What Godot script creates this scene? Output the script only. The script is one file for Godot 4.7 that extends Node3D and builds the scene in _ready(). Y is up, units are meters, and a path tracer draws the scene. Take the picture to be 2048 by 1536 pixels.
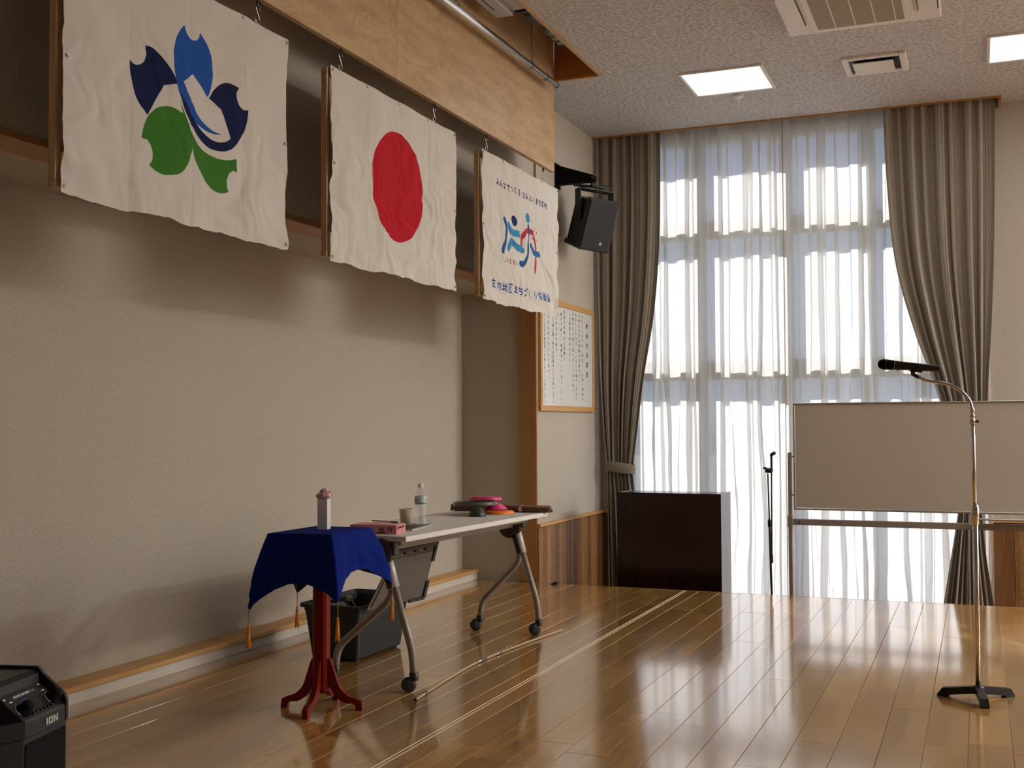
extends Node3D

# ---------------------------------------------------------------- shared state
var M := {}
var tally := {}
var rng := RandomNumberGenerator.new()
const CEIL := 4.06          # ceiling above the stage boards
const LOW := -0.45          # hall floor below the stage
const WX := -3.40           # side wall
const WZ := -10.60          # window wall


func _ready() -> void:
	rng.seed = 7
	# camera, sky, sun, exposure
	var cam := Camera3D.new()
	cam.name = "camera"
	cam.fov = 37.184
	cam.near = 0.05
	cam.far = 200.0
	cam.position = Vector3(0, 1.3, 0)
	var ry := Basis(Vector3.UP, 0.38758782)
	var rx := Basis(Vector3.RIGHT, 0.03617569)
	var rz := Basis(Vector3.BACK, -0.00426286)
	cam.basis = ry * rx * rz
	add_child(cam)
	cam.current = true

	var env := Environment.new()
	env.background_mode = Environment.BG_SKY
	var sm := ProceduralSkyMaterial.new()
	sm.sky_top_color = Color(0.34, 0.48, 0.76)
	sm.sky_horizon_color = Color(0.70, 0.78, 0.88)
	sm.sky_curve = 0.25
	sm.ground_bottom_color = Color(0.45, 0.44, 0.42)
	sm.ground_horizon_color = Color(0.6, 0.62, 0.64)
	sm.sun_angle_max = 1.0
	var sky := Sky.new()
	sky.sky_material = sm
	env.sky = sky
	env.background_energy_multiplier = 1.15
	env.tonemap_mode = Environment.TONE_MAPPER_LINEAR
	env.tonemap_exposure = 1.06
	env.sdfgi_enabled = true
	env.ssao_enabled = true
	env.ssil_enabled = true
	var we := WorldEnvironment.new()
	we.name = "environment"
	we.environment = env
	add_child(we)

	var sun := DirectionalLight3D.new()
	sun.name = "sun"
	sun.light_color = Color(1.0, 0.985, 0.96)
	sun.light_energy = 3.5
	sun.light_angular_distance = 0.55
	sun.sky_mode = DirectionalLight3D.SKY_MODE_LIGHT_ONLY
	sun.shadow_enabled = true
	add_child(sun)
	sun.look_at_from_position(Vector3.ZERO, Vector3(0.50, -0.92, 0.86), Vector3.UP)

	make_materials()
	build_outside()
	build_shell()
	build_stage()
	build_lintel_and_fascia()
	build_ceiling_fittings()
	build_window()
	build_curtains()
	build_flags()
	build_wall_speaker()
	build_poster()
	build_podium()
	build_whiteboard()
	build_mic_stands()
	build_folding_table()
	build_table_things()
	build_flower_stand()
	build_crate()
	build_floor_things()
	build_portable_speaker()


# ---------------------------------------------------------------- naming and grouping
func numbered(parent: Node, called: String) -> String:
	var key := str(parent.get_instance_id()) + called
	var n: int = tally.get(key, 0)
	tally[key] = n + 1
	return called if n == 0 else "%s_%03d" % [called, n]


func tag(o: Node, label: String, category: String, group := "") -> Node:
	if label != "":
		o.set_meta("label", label)
	if category != "":
		o.set_meta("category", category)
	if group != "":
		o.set_meta("group", group)
	return o


func thing(called: String, at: Vector3, label: String, category: String, group := "") -> Node3D:
	var o := Node3D.new()
	o.name = numbered(self, called)
	add_child(o, true)
	o.position = at
	tag(o, label, category, group)
	return o


# Commits shapes given in world places as one mesh under parent (or as a thing of its own standing at its foot).
func put(called: String, st: SurfaceTool, mat: Material, parent: Node3D = null, label := "") -> MeshInstance3D:
	st.generate_normals()
	var mesh := st.commit()
	var base := Vector3.ZERO
	if parent == null:
		var bb := mesh.get_aabb()
		base = Vector3(bb.get_center().x, bb.position.y, bb.get_center().z)
	else:
		var q: Node = parent
		while q is Node3D and q != self:
			base += (q as Node3D).position
			q = q.get_parent()
	var o := MeshInstance3D.new()
	o.mesh = moved(mesh, -base)
	o.material_override = mat
	var home: Node = self if parent == null else parent
	o.name = numbered(home, called)
	home.add_child(o, true)
	if parent == null:
		o.position = base
	if label != "":
		o.set_meta("label", label)
	return o


func moved(mesh: ArrayMesh, by: Vector3) -> ArrayMesh:
	var a := mesh.surface_get_arrays(0)
	var v: PackedVector3Array = a[Mesh.ARRAY_VERTEX]
	for i in v.size():
		v[i] += by
	a[Mesh.ARRAY_VERTEX] = v
	var out := ArrayMesh.new()
	out.add_surface_from_arrays(Mesh.PRIMITIVE_TRIANGLES, a)
	return out


func struct(called: String, st: SurfaceTool, mat: Material) -> MeshInstance3D:
	var o := put(called, st, mat)
	o.set_meta("kind", "structure")
	return o


# ---------------------------------------------------------------- shapes
func S(smooth := false) -> SurfaceTool:
	var st := SurfaceTool.new()
	st.begin(Mesh.PRIMITIVE_TRIANGLES)
	st.set_smooth_group(0 if smooth else -1)
	return st


func vert(st: SurfaceTool, p: Vector3, uv: Vector2) -> void:
	st.set_uv(uv)
	st.add_vertex(p)


func tri(st: SurfaceTool, a: Vector3, b: Vector3, c: Vector3, h: Vector3, ua := Vector2.ZERO, ub := Vector2.ZERO, uc := Vector2.ZERO) -> void:
	if (c - a).cross(b - a).dot(h) < 0.0:
		vert(st, a, ua)
		vert(st, c, uc)
		vert(st, b, ub)
	else:
		vert(st, a, ua)
		vert(st, b, ub)
		vert(st, c, uc)


func quad(st: SurfaceTool, a: Vector3, b: Vector3, c: Vector3, d: Vector3, h: Vector3, ua := Vector2(0, 0), ub := Vector2(1, 0), uc := Vector2(1, 1), ud := Vector2(0, 1)) -> void:
	tri(st, a, b, c, h, ua, ub, uc)
	tri(st, a, c, d, h, ua, uc, ud)


# A box with chamfered edges; the grain (u) runs along its longest side unless told otherwise.
func box(st: SurfaceTool, lo: Vector3, hi: Vector3, bev := 0.003, xf := Transform3D(), grain := -1, scale := Vector2(1, 1), off := Vector2.ZERO) -> void:
	var c := (lo + hi) / 2.0
	var e := (hi - lo) / 2.0
	bev = minf(bev, minf(e.x, minf(e.y, e.z)) * 0.6)
	if grain < 0:
		grain = e.max_axis_index()
	var o1 := (grain + 1) % 3
	var o2 := (grain + 2) % 3
	var P := func(s: Vector3, axis: int) -> Vector3:
		var p := Vector3.ZERO
		for k in 3:
			p[k] = c[k] + s[k] * (e[k] if k == axis else e[k] - bev)
		return p
	var U := func(p: Vector3) -> Vector2:
		return Vector2(p[grain] / scale.x, (p[o1] + p[o2]) / scale.y) + off
	var Q := func(pts: Array, h: Vector3) -> void:
		var w := []
		for p in pts:
			w.append(xf * p)
		var hh := xf.basis * h
		if pts.size() == 4:
			quad(st, w[0], w[1], w[2], w[3], hh, U.call(pts[0]), U.call(pts[1]), U.call(pts[2]), U.call(pts[3]))
		else:
			tri(st, w[0], w[1], w[2], hh, U.call(pts[0]), U.call(pts[1]), U.call(pts[2]))
	for a in 3:
		var b := (a + 1) % 3
		var d := (a + 2) % 3
		for s in [-1.0, 1.0]:
			var pts := []
			for k in [[-1.0, -1.0], [1.0, -1.0], [1.0, 1.0], [-1.0, 1.0]]:
				var sv := Vector3.ZERO
				sv[a] = s
				sv[b] = k[0]
				sv[d] = k[1]
				pts.append(P.call(sv, a))
			var h := Vector3.ZERO
			h[a] = s
			Q.call(pts, h)
			if bev > 0.0:
				for s2 in [-1.0, 1.0]:
					var v0 := Vector3.ZERO
					v0[a] = s
					v0[b] = s2
					v0[d] = -1.0
					var v1 := v0
					v1[d] = 1.0
					var h2 := Vector3.ZERO
					h2[a] = s
					h2[b] = s2
					Q.call([P.call(v0, a), P.call(v1, a), P.call(v1, b), P.call(v0, b)], h2)
	if bev > 0.0:
		for sx in [-1.0, 1.0]:
			for sy in [-1.0, 1.0]:
				for sz in [-1.0, 1.0]:
					var sv := Vector3(sx, sy, sz)
					Q.call([P.call(sv, 0), P.call(sv, 1), P.call(sv, 2)], sv)


func B(x0: float, y0: float, z0: float, x1: float, y1: float, z1: float, bev := 0.003, grain := -1, scale := Vector2(1, 1), off := Vector2.ZERO) -> SurfaceTool:
	var st := S()
	box(st, Vector3(minf(x0, x1), minf(y0, y1), minf(z0, z1)), Vector3(maxf(x0, x1), maxf(y0, y1), maxf(z0, z1)), bev, Transform3D(), grain, scale, off)
	return st


# A bar between two points with a rectangular section: w along `side`, t across.
func bar(st: SurfaceTool, a: Vector3, b: Vector3, w: float, t: float, side: Vector3, bev := 0.002) -> void:
	var y := (b - a).normalized()
	var z := side.cross(y).normalized()
	var x := y.cross(z).normalized()
	var xf := Transform3D(Basis(x, y, z), (a + b) / 2.0)
	var l := a.distance_to(b)
	box(st, Vector3(-w / 2, -l / 2, -t / 2), Vector3(w / 2, l / 2, t / 2), bev, xf, 1)


func spline(pts: Array, per := 6) -> PackedVector3Array:
	var out := PackedVector3Array()
	for i in pts.size() - 1:
		var p0: Vector3 = pts[maxi(i - 1, 0)]
		var p1: Vector3 = pts[i]
		var p2: Vector3 = pts[i + 1]
		var p3: Vector3 = pts[mini(i + 2, pts.size() - 1)]
		for k in per:
			out.append(p1.cubic_interpolate(p2, p0, p3, float(k) / per))
	out.append(pts[-1])
	return out


# Round bends of radius r put in at the corners of a path.
func rounded(pts: Array, r: float, n := 6) -> PackedVector3Array:
	var out := PackedVector3Array([pts[0]])
	for i in range(1, pts.size() - 1):
		var p: Vector3 = pts[i]
		var a: Vector3 = pts[i - 1]
		var b: Vector3 = pts[i + 1]
		var k := minf(r, minf(p.distance_to(a), p.distance_to(b)) * 0.45)
		var q0 := p + (a - p).normalized() * k
		var q1 := p + (b - p).normalized() * k
		for j in n + 1:
			var t := float(j) / n
			out.append(q0.lerp(p, t).lerp(p.lerp(q1, t), t))
	out.append(pts[-1])
	return out


func tube(st: SurfaceTool, pts: PackedVector3Array, r, seg := 12, squash := 1.0) -> void:
	var n := pts.size()
	var up := Vector3.UP
	var t0 := (pts[1] - pts[0]).normalized()
	if absf(t0.dot(up)) > 0.95:
		up = Vector3.RIGHT
	var x := up.cross(t0).normalized()
	var rings := []
	for i in n:
		var t := (pts[mini(i + 1, n - 1)] - pts[maxi(i - 1, 0)]).normalized()
		x = (x - t * x.dot(t)).normalized()
		var y := t.cross(x)
		var rad: float = r[i] if r is Array or r is PackedFloat32Array else r
		var ring := PackedVector3Array()
		for k in seg:
			var a := TAU * k / seg
			ring.append(pts[i] + x * cos(a) * rad + y * sin(a) * rad * squash)
		rings.append(ring)
	for i in n - 1:
		for k in seg:
			var k2 := (k + 1) % seg
			var mid := (pts[i] + pts[i + 1]) / 2.0
			var h: Vector3 = (rings[i][k] + rings[i + 1][k2]) / 2.0 - mid
			quad(st, rings[i][k], rings[i][k2], rings[i + 1][k2], rings[i + 1][k], h, Vector2(float(k) / seg, i), Vector2((k + 1.0) / seg, i), Vector2((k + 1.0) / seg, i + 1), Vector2(float(k) / seg, i + 1))
	for e in [0, n - 1]:
		var h2 := (pts[0] - pts[1]) if e == 0 else (pts[n - 1] - pts[n - 2])
		for k in seg:
			tri(st, pts[e], rings[e][k], rings[e][(k + 1) % seg], h2)


func tube2(st: SurfaceTool, a: Vector3, b: Vector3, r: float, seg := 12) -> void:
	tube(st, PackedVector3Array([a, b]), r, seg)


# Turned shape: profile of (radius, height), turned about the y axis of xf.
func lathe(st: SurfaceTool, prof: Array, xf: Transform3D, seg := 24) -> void:
	for i in prof.size() - 1:
		var p: Vector2 = prof[i]
		var q: Vector2 = prof[i + 1]
		var d := q - p
		var nrm := Vector2(d.y, -d.x)
		for k in seg:
			var a := TAU * k / seg
			var b := TAU * (k + 1) / seg
			var m := (a + b) / 2
			var h := Vector3(cos(m) * nrm.x, nrm.y, sin(m) * nrm.x)
			var v := [Vector3(cos(a) * p.x, p.y, sin(a) * p.x), Vector3(cos(b) * p.x, p.y, sin(b) * p.x), Vector3(cos(b) * q.x, q.y, sin(b) * q.x), Vector3(cos(a) * q.x, q.y, sin(a) * q.x)]
			var u := [Vector2(float(k) / seg, p.y), Vector2((k + 1.0) / seg, p.y), Vector2((k + 1.0) / seg, q.y), Vector2(float(k) / seg, q.y)]
			var hh := xf.basis * h
			if p.x > 1e-6:
				tri(st, xf * v[0], xf * v[1], xf * v[2], hh, u[0], u[1], u[2])
			if q.x > 1e-6:
				tri(st, xf * v[0], xf * v[2], xf * v[3], hh, u[0], u[2], u[3])


func at(p: Vector3, b := Basis()) -> Transform3D:
	return Transform3D(b, p)


# A flat outline (x, y) given depth z0..z1, put in place by xf.
func prism(st: SurfaceTool, poly: PackedVector2Array, z0: float, z1: float, xf := Transform3D()) -> void:
	var idx := Geometry2D.triangulate_polygon(poly)
	for i in range(0, idx.size(), 3):
		for z in [z0, z1]:
			var h := xf.basis * Vector3(0, 0, signf(z - (z0 + z1) / 2.0))
			var p := [poly[idx[i]], poly[idx[i + 1]], poly[idx[i + 2]]]
			tri(st, xf * Vector3(p[0].x, p[0].y, z), xf * Vector3(p[1].x, p[1].y, z), xf * Vector3(p[2].x, p[2].y, z), h, p[0], p[1], p[2])
	var ccw := not Geometry2D.is_polygon_clockwise(poly)
	for i in poly.size():
		var a := poly[i]
		var b := poly[(i + 1) % poly.size()]
		var d := b - a
		var nn := Vector2(d.y, -d.x) * (1.0 if ccw else -1.0)
		quad(st, xf * Vector3(a.x, a.y, z0), xf * Vector3(b.x, b.y, z0), xf * Vector3(b.x, b.y, z1), xf * Vector3(a.x, a.y, z1), xf.basis * Vector3(nn.x, nn.y, 0))


# A cloth: f(u, v) gives the place; h is roughly its facing.
func sheet(st: SurfaceTool, nu: int, nv: int, f: Callable, h: Vector3, wrap := false) -> void:
	var g := []
	for j in nv + 1:
		var row := PackedVector3Array()
		for i in nu + 1:
			row.append(f.call(float(i) / nu, float(j) / nv))
		g.append(row)
	# one winding for the whole cloth, so that folds stay smooth
	var flip := false
	var s := 0.0
	for j in range(0, nv, maxi(1, nv / 8)):
		for i in range(0, nu, maxi(1, nu / 16)):
			s += ((g[j + 1][i] - g[j][i]) as Vector3).cross(g[j][i + 1] - g[j][i]).dot(h)
	flip = s < 0.0
	for j in nv:
		for i in nu:
			var a: Vector3 = g[j][i]
			var b: Vector3 = g[j][i + 1]
			var c: Vector3 = g[j + 1][i + 1]
			var d: Vector3 = g[j + 1][i]
			var ua := Vector2(float(i) / nu, float(j) / nv)
			var ub := Vector2(float(i + 1) / nu, float(j) / nv)
			var uc := Vector2(float(i + 1) / nu, float(j + 1) / nv)
			var ud := Vector2(float(i) / nu, float(j + 1) / nv)
			if flip:
				vert(st, a, ua); vert(st, d, ud); vert(st, c, uc)
				vert(st, a, ua); vert(st, c, uc); vert(st, b, ub)
			else:
				vert(st, a, ua); vert(st, b, ub); vert(st, c, uc)
				vert(st, a, ua); vert(st, c, uc); vert(st, d, ud)


func text(called: String, words: String, height: float, xf: Transform3D, mat: Material, parent: Node3D, bold := false, depth := 0.001) -> MeshInstance3D:
	var f := SystemFont.new()
	f.font_names = PackedStringArray(["Droid Sans"])
	f.font_weight = 700 if bold else 400
	var t := TextMesh.new()
	t.text = words
	t.font = f
	t.font_size = 32
	t.pixel_size = height / 32.0
	t.depth = depth
	t.curve_step = 2.0
	var base := Vector3.ZERO
	var q: Node = parent
	while q is Node3D and q != self:
		base += (q as Node3D).position
		q = q.get_parent()
	var o := MeshInstance3D.new()
	o.mesh = t
	o.material_override = mat
	o.name = numbered(parent, called)
	parent.add_child(o, true)
	xf.origin -= base
	o.transform = xf
	return o




# ---------------------------------------------------------------- pictures computed for surfaces
class Canvas:
	var w: int
	var h: int
	var px: PackedByteArray

	func _init(width: int, height: int, c: Color) -> void:
		w = width
		h = height
		var im := Image.create(w, h, false, Image.FORMAT_RGB8)
		im.fill(c)
		px = im.get_data()

	func blend(x: int, y: int, c: Color, k: float) -> void:
		var i := (y * w + x) * 3
		px[i] = int(lerpf(px[i], c.r * 255.0, k))
		px[i + 1] = int(lerpf(px[i + 1], c.g * 255.0, k))
		px[i + 2] = int(lerpf(px[i + 2], c.b * 255.0, k))

	func line(a: Vector2, b: Vector2, r: float, c: Color, r2 := -1.0) -> void:
		if r2 < 0.0:
			r2 = r
		var m := maxf(r, r2) + 1.0
		var d := b - a
		var l2 := maxf(d.length_squared(), 1e-6)
		for y in range(maxi(0, int(minf(a.y, b.y) - m)), mini(h - 1, int(maxf(a.y, b.y) + m)) + 1):
			for x in range(maxi(0, int(minf(a.x, b.x) - m)), mini(w - 1, int(maxf(a.x, b.x) + m)) + 1):
				var p := Vector2(x + 0.5, y + 0.5)
				var t := clampf((p - a).dot(d) / l2, 0.0, 1.0)
				var k := lerpf(r, r2, t) + 0.5 - p.distance_to(a + d * t)
				if k > 0.0:
					blend(x, y, c, minf(k, 1.0))

	func path(pts: PackedVector2Array, r: float, c: Color) -> void:
		for i in pts.size() - 1:
			line(pts[i], pts[i + 1], r, c)

	func fill(poly: PackedVector2Array, c: Color) -> void:
		var lo := poly[0]
		var hi := poly[0]
		for p in poly:
			lo = lo.min(p)
			hi = hi.max(p)
		for y in range(maxi(0, int(lo.y)), mini(h - 1, int(hi.y)) + 1):
			var cover := PackedFloat32Array()
			cover.resize(w)
			for sub in 3:
				var yy := y + (sub + 0.5) / 3.0
				var xs := []
				for i in poly.size():
					var a := poly[i]
					var b := poly[(i + 1) % poly.size()]
					if (a.y <= yy) != (b.y <= yy):
						xs.append(a.x + (b.x - a.x) * (yy - a.y) / (b.y - a.y))
				xs.sort()
				for k in range(0, xs.size() - 1, 2):
					for x in range(maxi(0, int(xs[k])), mini(w - 1, int(xs[k + 1])) + 1):
						cover[x] += clampf(minf(xs[k + 1], x + 1.0) - maxf(xs[k], x), 0.0, 1.0) / 3.0
			for x in range(maxi(0, int(lo.x)), mini(w - 1, int(hi.x)) + 1):
				if cover[x] > 0.0:
					blend(x, y, c, cover[x])

	# One written character from the strokes of `code`, in a cell at p of the given size.
	func glyph(code: String, p: Vector2, size: Vector2, r: float, c: Color) -> void:
		for s in code.split("|"):
			var n := s.split_floats(" ")
			var pts := PackedVector2Array()
			for i in range(0, n.size() - 1, 2):
				pts.append(p + Vector2(n[i], n[i + 1]) * size / 10.0)
			path(pts, r, c)

	func tex() -> ImageTexture:
		var im := Image.create_from_data(w, h, false, Image.FORMAT_RGB8, px)
		im.generate_mipmaps()
		return ImageTexture.create_from_image(im)


const GLYPH := {
	"み": "2 2 5 2 3 7 2 8 1 7 3 6 6 6 9 7|7 4 7 7 5 9", "ん": "5 1 1 9 4 5 5 6 6 9 8 8 9 6", "な": "1 3 5 3|3 1 2 5 1 7|7 2 9 4|6 4 6 8 5 9 4 8 5 7 8 9",
	"で": "1 3 8 2 5 4 4 6 5 8 7 9|7 4 8 5|8 3 9 4", "つ": "1 4 5 3 8 4 8 6 6 8 4 9", "く": "6 1 2 5 7 9", "る": "2 2 7 2 2 7 5 5 8 6 8 8 6 9 4 9 4 8 6 8",
	"住": "3 1 1 4|2 3 2 9|6 1 7 2|4 3 9 3|4 6 9 6|3 9 9 9|6.5 3 6.5 9", "よ": "5 3 8 3|5 1 5 8 3 9 2 8 4 7 8 9", "い": "2 3 2 7 3 8 4 7|7 3 8 6",
	"ま": "2 3 8 3|2 5 8 5|5 1 5 8 3 9 2 8 4 7 8 9", "ち": "1 3 8 3|4 1 3 6 6 5 8 6 8 8 5 9", "庄": "5 0 5 2|1 2 9 2|2 2 2 6 1 9|3 5 8 5|5.5 3 5.5 8|3 8 9 8",
	"内": "1 9 1 3 9 3 9 9 8 9|5 1 5 4 3 7|5 4 7 7", "地": "0 4 4 4|2 1 2 8|0 8 4 7|4 5 9 3 9 6|5 2 5 8 9 8 9 7|7 1 7 6", "区": "9 1 1 1 1 9 9 9|7 3 3 7|3 3 7 7",
	"づ": "1 4 5 3 8 4 8 6 6 8 4 9|7.5 1 8.5 2|9 0 10 1", "り": "3 1 3 6|7 1 7 6 5 9", "協": "0 4 4 4|2 1 2 9|5 2 9 2 9 4 8 4|7 1 5 4|4 6 6 6 6 9|5 5 4 9|7 6 9 6 9 9|8 5 7 9",
	"議": "1 1 3 1|0 3 4 3|1 5 3 5|1 6 3 6 3 9 1 9 1 6|5 1 9 1|5 3 9 3|7 1 7 6|4 4 10 4|4 6 10 6|6 6 6 9|5 8 7 7|8 5 9 9 10 8|9 6 7 9", "会": "5 0 0 4|5 0 10 4|3 4 7 4|1 6 9 6|5 6 2 9 8 8|7 7 9 9",
	"都": "1 2 5 2|3 0 3 4|0 4 6 4|5 2 1 6|2 6 5 6 5 9 2 9 2 6|2 7.5 5 7.5|7 1 7 10|7 1 9 1 8 4 9 6 7 7", "城": "0 4 3 4|1.5 1 1.5 8|0 8 3 7|4 3 9 3|4 3 4 7 3 9|4 5 6 5 6 8|7 1 8 7 9 9|9 5 6 9",
	"市": "5 0 5 2|1 2 9 2|2 8 2 4 8 4 8 8|5 2 5 10", "民": "2 1 8 1 8 4 2 4|2 1 2 9 5 8|5 4 6 7 8 9 9 8|2 6 8 6", "憲": "5 0 5 1|1 2 1 1 9 1 9 2|3 3 7 3|3 4 7 4|1 5 9 5|5 2 5 5|2 6 8 6 8 7 2 7 2 6|2 8 1 9|4 8 4 9 7 9|8 8 9 9",
	"章": "5 0 5 1|2 1 8 1|3 2 4 3|7 2 6 3|1 3 9 3|3 4 7 4 7 7 3 7 3 4|3 5.5 7 5.5|1 8 9 8|5 7 5 10", "わ": "3 1 3 9|1 3 4 3 1 7 5 4 8 5 8 7 6 9", "た": "1 3 6 3|4 1 1 9|6 5 9 5|5 7 6 9 9 9", "し": "3 1 3 8 5 9 8 7",
	"は": "2 1 2 9|5 3 9 3|7 1 7 8 5 9 5 7 9 9", "に": "2 1 2 9|5 3 9 3|5 7 6 8 9 8", "を": "2 2 7 2|4 1 2 5 5 4 6 7|8 4 4 6 4 9 8 9", "の": "5 2 3 8 1 6 3 2 6 2 9 4 8 8 6 9", "す": "1 3 9 3|6 1 6 6 4 7 4 5 6 5 6 8 4 10",
	"こ": "3 2 7 2|2 7 4 9 8 9", "や": "1 5 7 3 9 5 6 6|5 1 6 3|3 2 5 9", "か": "1 3 6 3 6 8 4 8|4 1 1 9|8 3 9 6", "め": "2 2 5 8|7 1 3 9 1 6 4 3 8 4 9 7 6 9", "き": "2 2 8 2|2 4 8 4|4 0 7 7|3 7 4 9 7 9",
	"う": "4 1 6 2|2 4 6 3 8 5 7 7 4 9", "け": "2 1 2 9|5 3 9 3|7 1 7 6 5 9", "と": "3 1 4 5|8 3 3 6 3 8 8 9", "も": "5 1 4 7 5 9 8 8 8 6|2 3 7 3|2 5 7 5", "て": "1 2 9 2 5 4 4 7 7 9", "、": "2 7 4 9", "。": "2 7 4 7 4 9 2 9 2 7",
	"ひ": "1 3 4 3 2 7 4 9 7 8 7 3 9 6", "ょ": "5 5 7 5|5 4 5 9 3 9 6 8", "え": "4 1 6 2|2 4 7 4 2 9 5 7 6 9 9 9", "生": "3 1 1 5|2 3 9 3|2 6 8 6|1 9 9 9|5 1 5 9", "大": "1 4 9 4|5 1 5 4 1 9|5 4 9 9", "一": "1 5 9 5", "人": "5 1 4 5 1 9|4.5 4 9 9",
	"自": "5 0 4 2|2 2 8 2 8 9 2 9 2 2|2 4.5 8 4.5|2 7 8 7", "心": "1 5 0 8|3 3 3 8 7 8 7 6|4 1 6 3|8 4 10 7", "社": "2 0 3 2|0 3 4 3 1 6|2.5 5 2.5 10|6 4 9 4|5 9 10 9|7.5 1 7.5 9", "天": "1 1 9 1|1 4 9 4|5 1 5 4 1 9|5 4 9 9",
	"然": "2 0 0 5|1 2 4 2 1 7|6 3 10 3|8 1 8 3 6 7|8 3 10 7|1 8 0 10|4 8 4 10|7 8 8 10|9 8 10 10", "水": "5 0 5 9 4 9|1 3 4 3 1 8|9 2 6 5|6 4 9 9", "手": "2 1 8 0|1 3 9 3|0 6 10 6|5 1 5 9 4 9", "袋": "3 0 1 3|2 2 2 5|4 2 9 2|6 0 8 4|0 6 10 6|5 5 5 7 1 10|5 7 9 10|3 8 3 10",
	"枚": "0 3 4 3|2 0 2 10|2 4 0 7|6 0 5 4|5 2 10 2|8 3 4 10|5 4 10 10",
}


func stroke_of(ch: String) -> String:
	if GLYPH.has(ch):
		return GLYPH[ch]
	return GLYPH[["憲", "協", "地", "都", "城", "然"][ch.unicode_at(0) % 6]]


# Sawn wood, `len_m` by `wid_m` metres, in `strips` rows of staves: rings cut at a slant, pores, and a tone for each stave.
func wood(w: int, h: int, len_m: float, wid_m: float, strips: int, stave: Vector2, dark: Color, light: Color, rings: float, contrast: float, tone: float, sd: int) -> ImageTexture:
	var r := RandomNumberGenerator.new()
	r.seed = sd
	var warp := FastNoiseLite.new()
	warp.seed = sd
	warp.frequency = 1.0
	warp.fractal_octaves = 2
	var pores := FastNoiseLite.new()
	pores.seed = sd + 5
	pores.frequency = 1.0
	pores.fractal_octaves = 2
	var px := PackedByteArray()
	px.resize(w * h * 3)
	var sw := wid_m / strips
	for k in strips:
		var x0 := 0
		var y0 := k * h / strips
		var y1 := (k + 1) * h / strips
		while x0 < w:
			var x1 := mini(w, x0 + int(r.randf_range(stave.x, stave.y) / len_m * w))
			if w - x1 < int(0.3 * stave.x / len_m * w):
				x1 = w
			var base := r.randf_range(-tone, tone)
			var cy := r.randf_range(-0.8, 0.8) * sw
			var cx := r.randf_range(0.0, len_m)
			var slant := r.randf_range(0.004, 0.03)
			var ox := r.randf() * 50.0
			var oy := r.randf() * 50.0
			var flat := r.randf() < 0.45
			for y in range(y0, y1):
				var vy := (float(y) / h) * wid_m - (k + 0.5) * sw - cy
				for x in range(x0, x1):
					var vx := float(x) / w * len_m
					var n := warp.get_noise_2d(vx * 2.5 + ox, vy * 14.0 + oy)
					var d: float
					if flat:
						d = sqrt(vy * vy + (vx - cx) * (vx - cx) * slant) + n * 0.010
					else:
						d = vy + vx * slant * 0.3 + n * 0.008
					var f := d * rings
					var g := f - floorf(f)
					g = g * g
					var p := pores.get_noise_2d(vx * 18.0 + ox, vy * 900.0 + oy)
					var t := clampf(0.55 + base - g * contrast - absf(p) * 0.30 * contrast + n * 0.12, 0.0, 1.0)
					var i := (y * w + x) * 3
					px[i] = int((dark.r + (light.r - dark.r) * t) * 255.0)
					px[i + 1] = int((dark.g + (light.g - dark.g) * t) * 255.0)
					px[i + 2] = int((dark.b + (light.b - dark.b) * t) * 255.0)
			x0 = x1
	var im := Image.create_from_data(w, h, false, Image.FORMAT_RGB8, px)
	im.generate_mipmaps()
	return ImageTexture.create_from_image(im)


# Rotary-cut veneer: contour lines of a slow noise drawn out along the sheet.
func veneer(w: int, h: int, len_m: float, wid_m: float, dark: Color, light: Color, sd: int) -> ImageTexture:
	var a := FastNoiseLite.new()
	a.seed = sd
	a.frequency = 1.0
	a.fractal_octaves = 3
	a.domain_warp_enabled = true
	a.domain_warp_amplitude = 0.6
	a.domain_warp_frequency = 0.7
	var px := PackedByteArray()
	px.resize(w * h * 3)
	for y in h:
		var vy := float(y) / h * wid_m
		for x in w:
			var vx := float(x) / w * len_m
			var n := a.get_noise_2d(vx * 1.5, vy * 2.6)
			var f := n * 9.0
			var g := absf(f - roundf(f)) * 2.0
			g = 1.0 - g
			var t := clampf(0.72 + a.get_noise_2d(vx * 2.0 + 31.0, vy * 9.0 + 11.0) * 0.35 - g * g * g * 0.42, 0.0, 1.0)
			var i := (y * w + x) * 3
			px[i] = int((dark.r + (light.r - dark.r) * t) * 255.0)
			px[i + 1] = int((dark.g + (light.g - dark.g) * t) * 255.0)
			px[i + 2] = int((dark.b + (light.b - dark.b) * t) * 255.0)
	var im := Image.create_from_data(w, h, false, Image.FORMAT_RGB8, px)
	im.generate_mipmaps()
	return ImageTexture.create_from_image(im)


func noise_img(size: int, freq: float, octaves: int, sd: int, stretch := 1.0) -> Image:
	var n := FastNoiseLite.new()
	n.seed = sd
	n.frequency = freq
	n.fractal_octaves = octaves
	var im := n.get_seamless_image(size, size)
	if stretch != 1.0:
		im.resize(int(size * stretch), size, Image.INTERPOLATE_CUBIC)
		im = im.get_region(Rect2i(0, 0, size, size))
	return im


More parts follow.
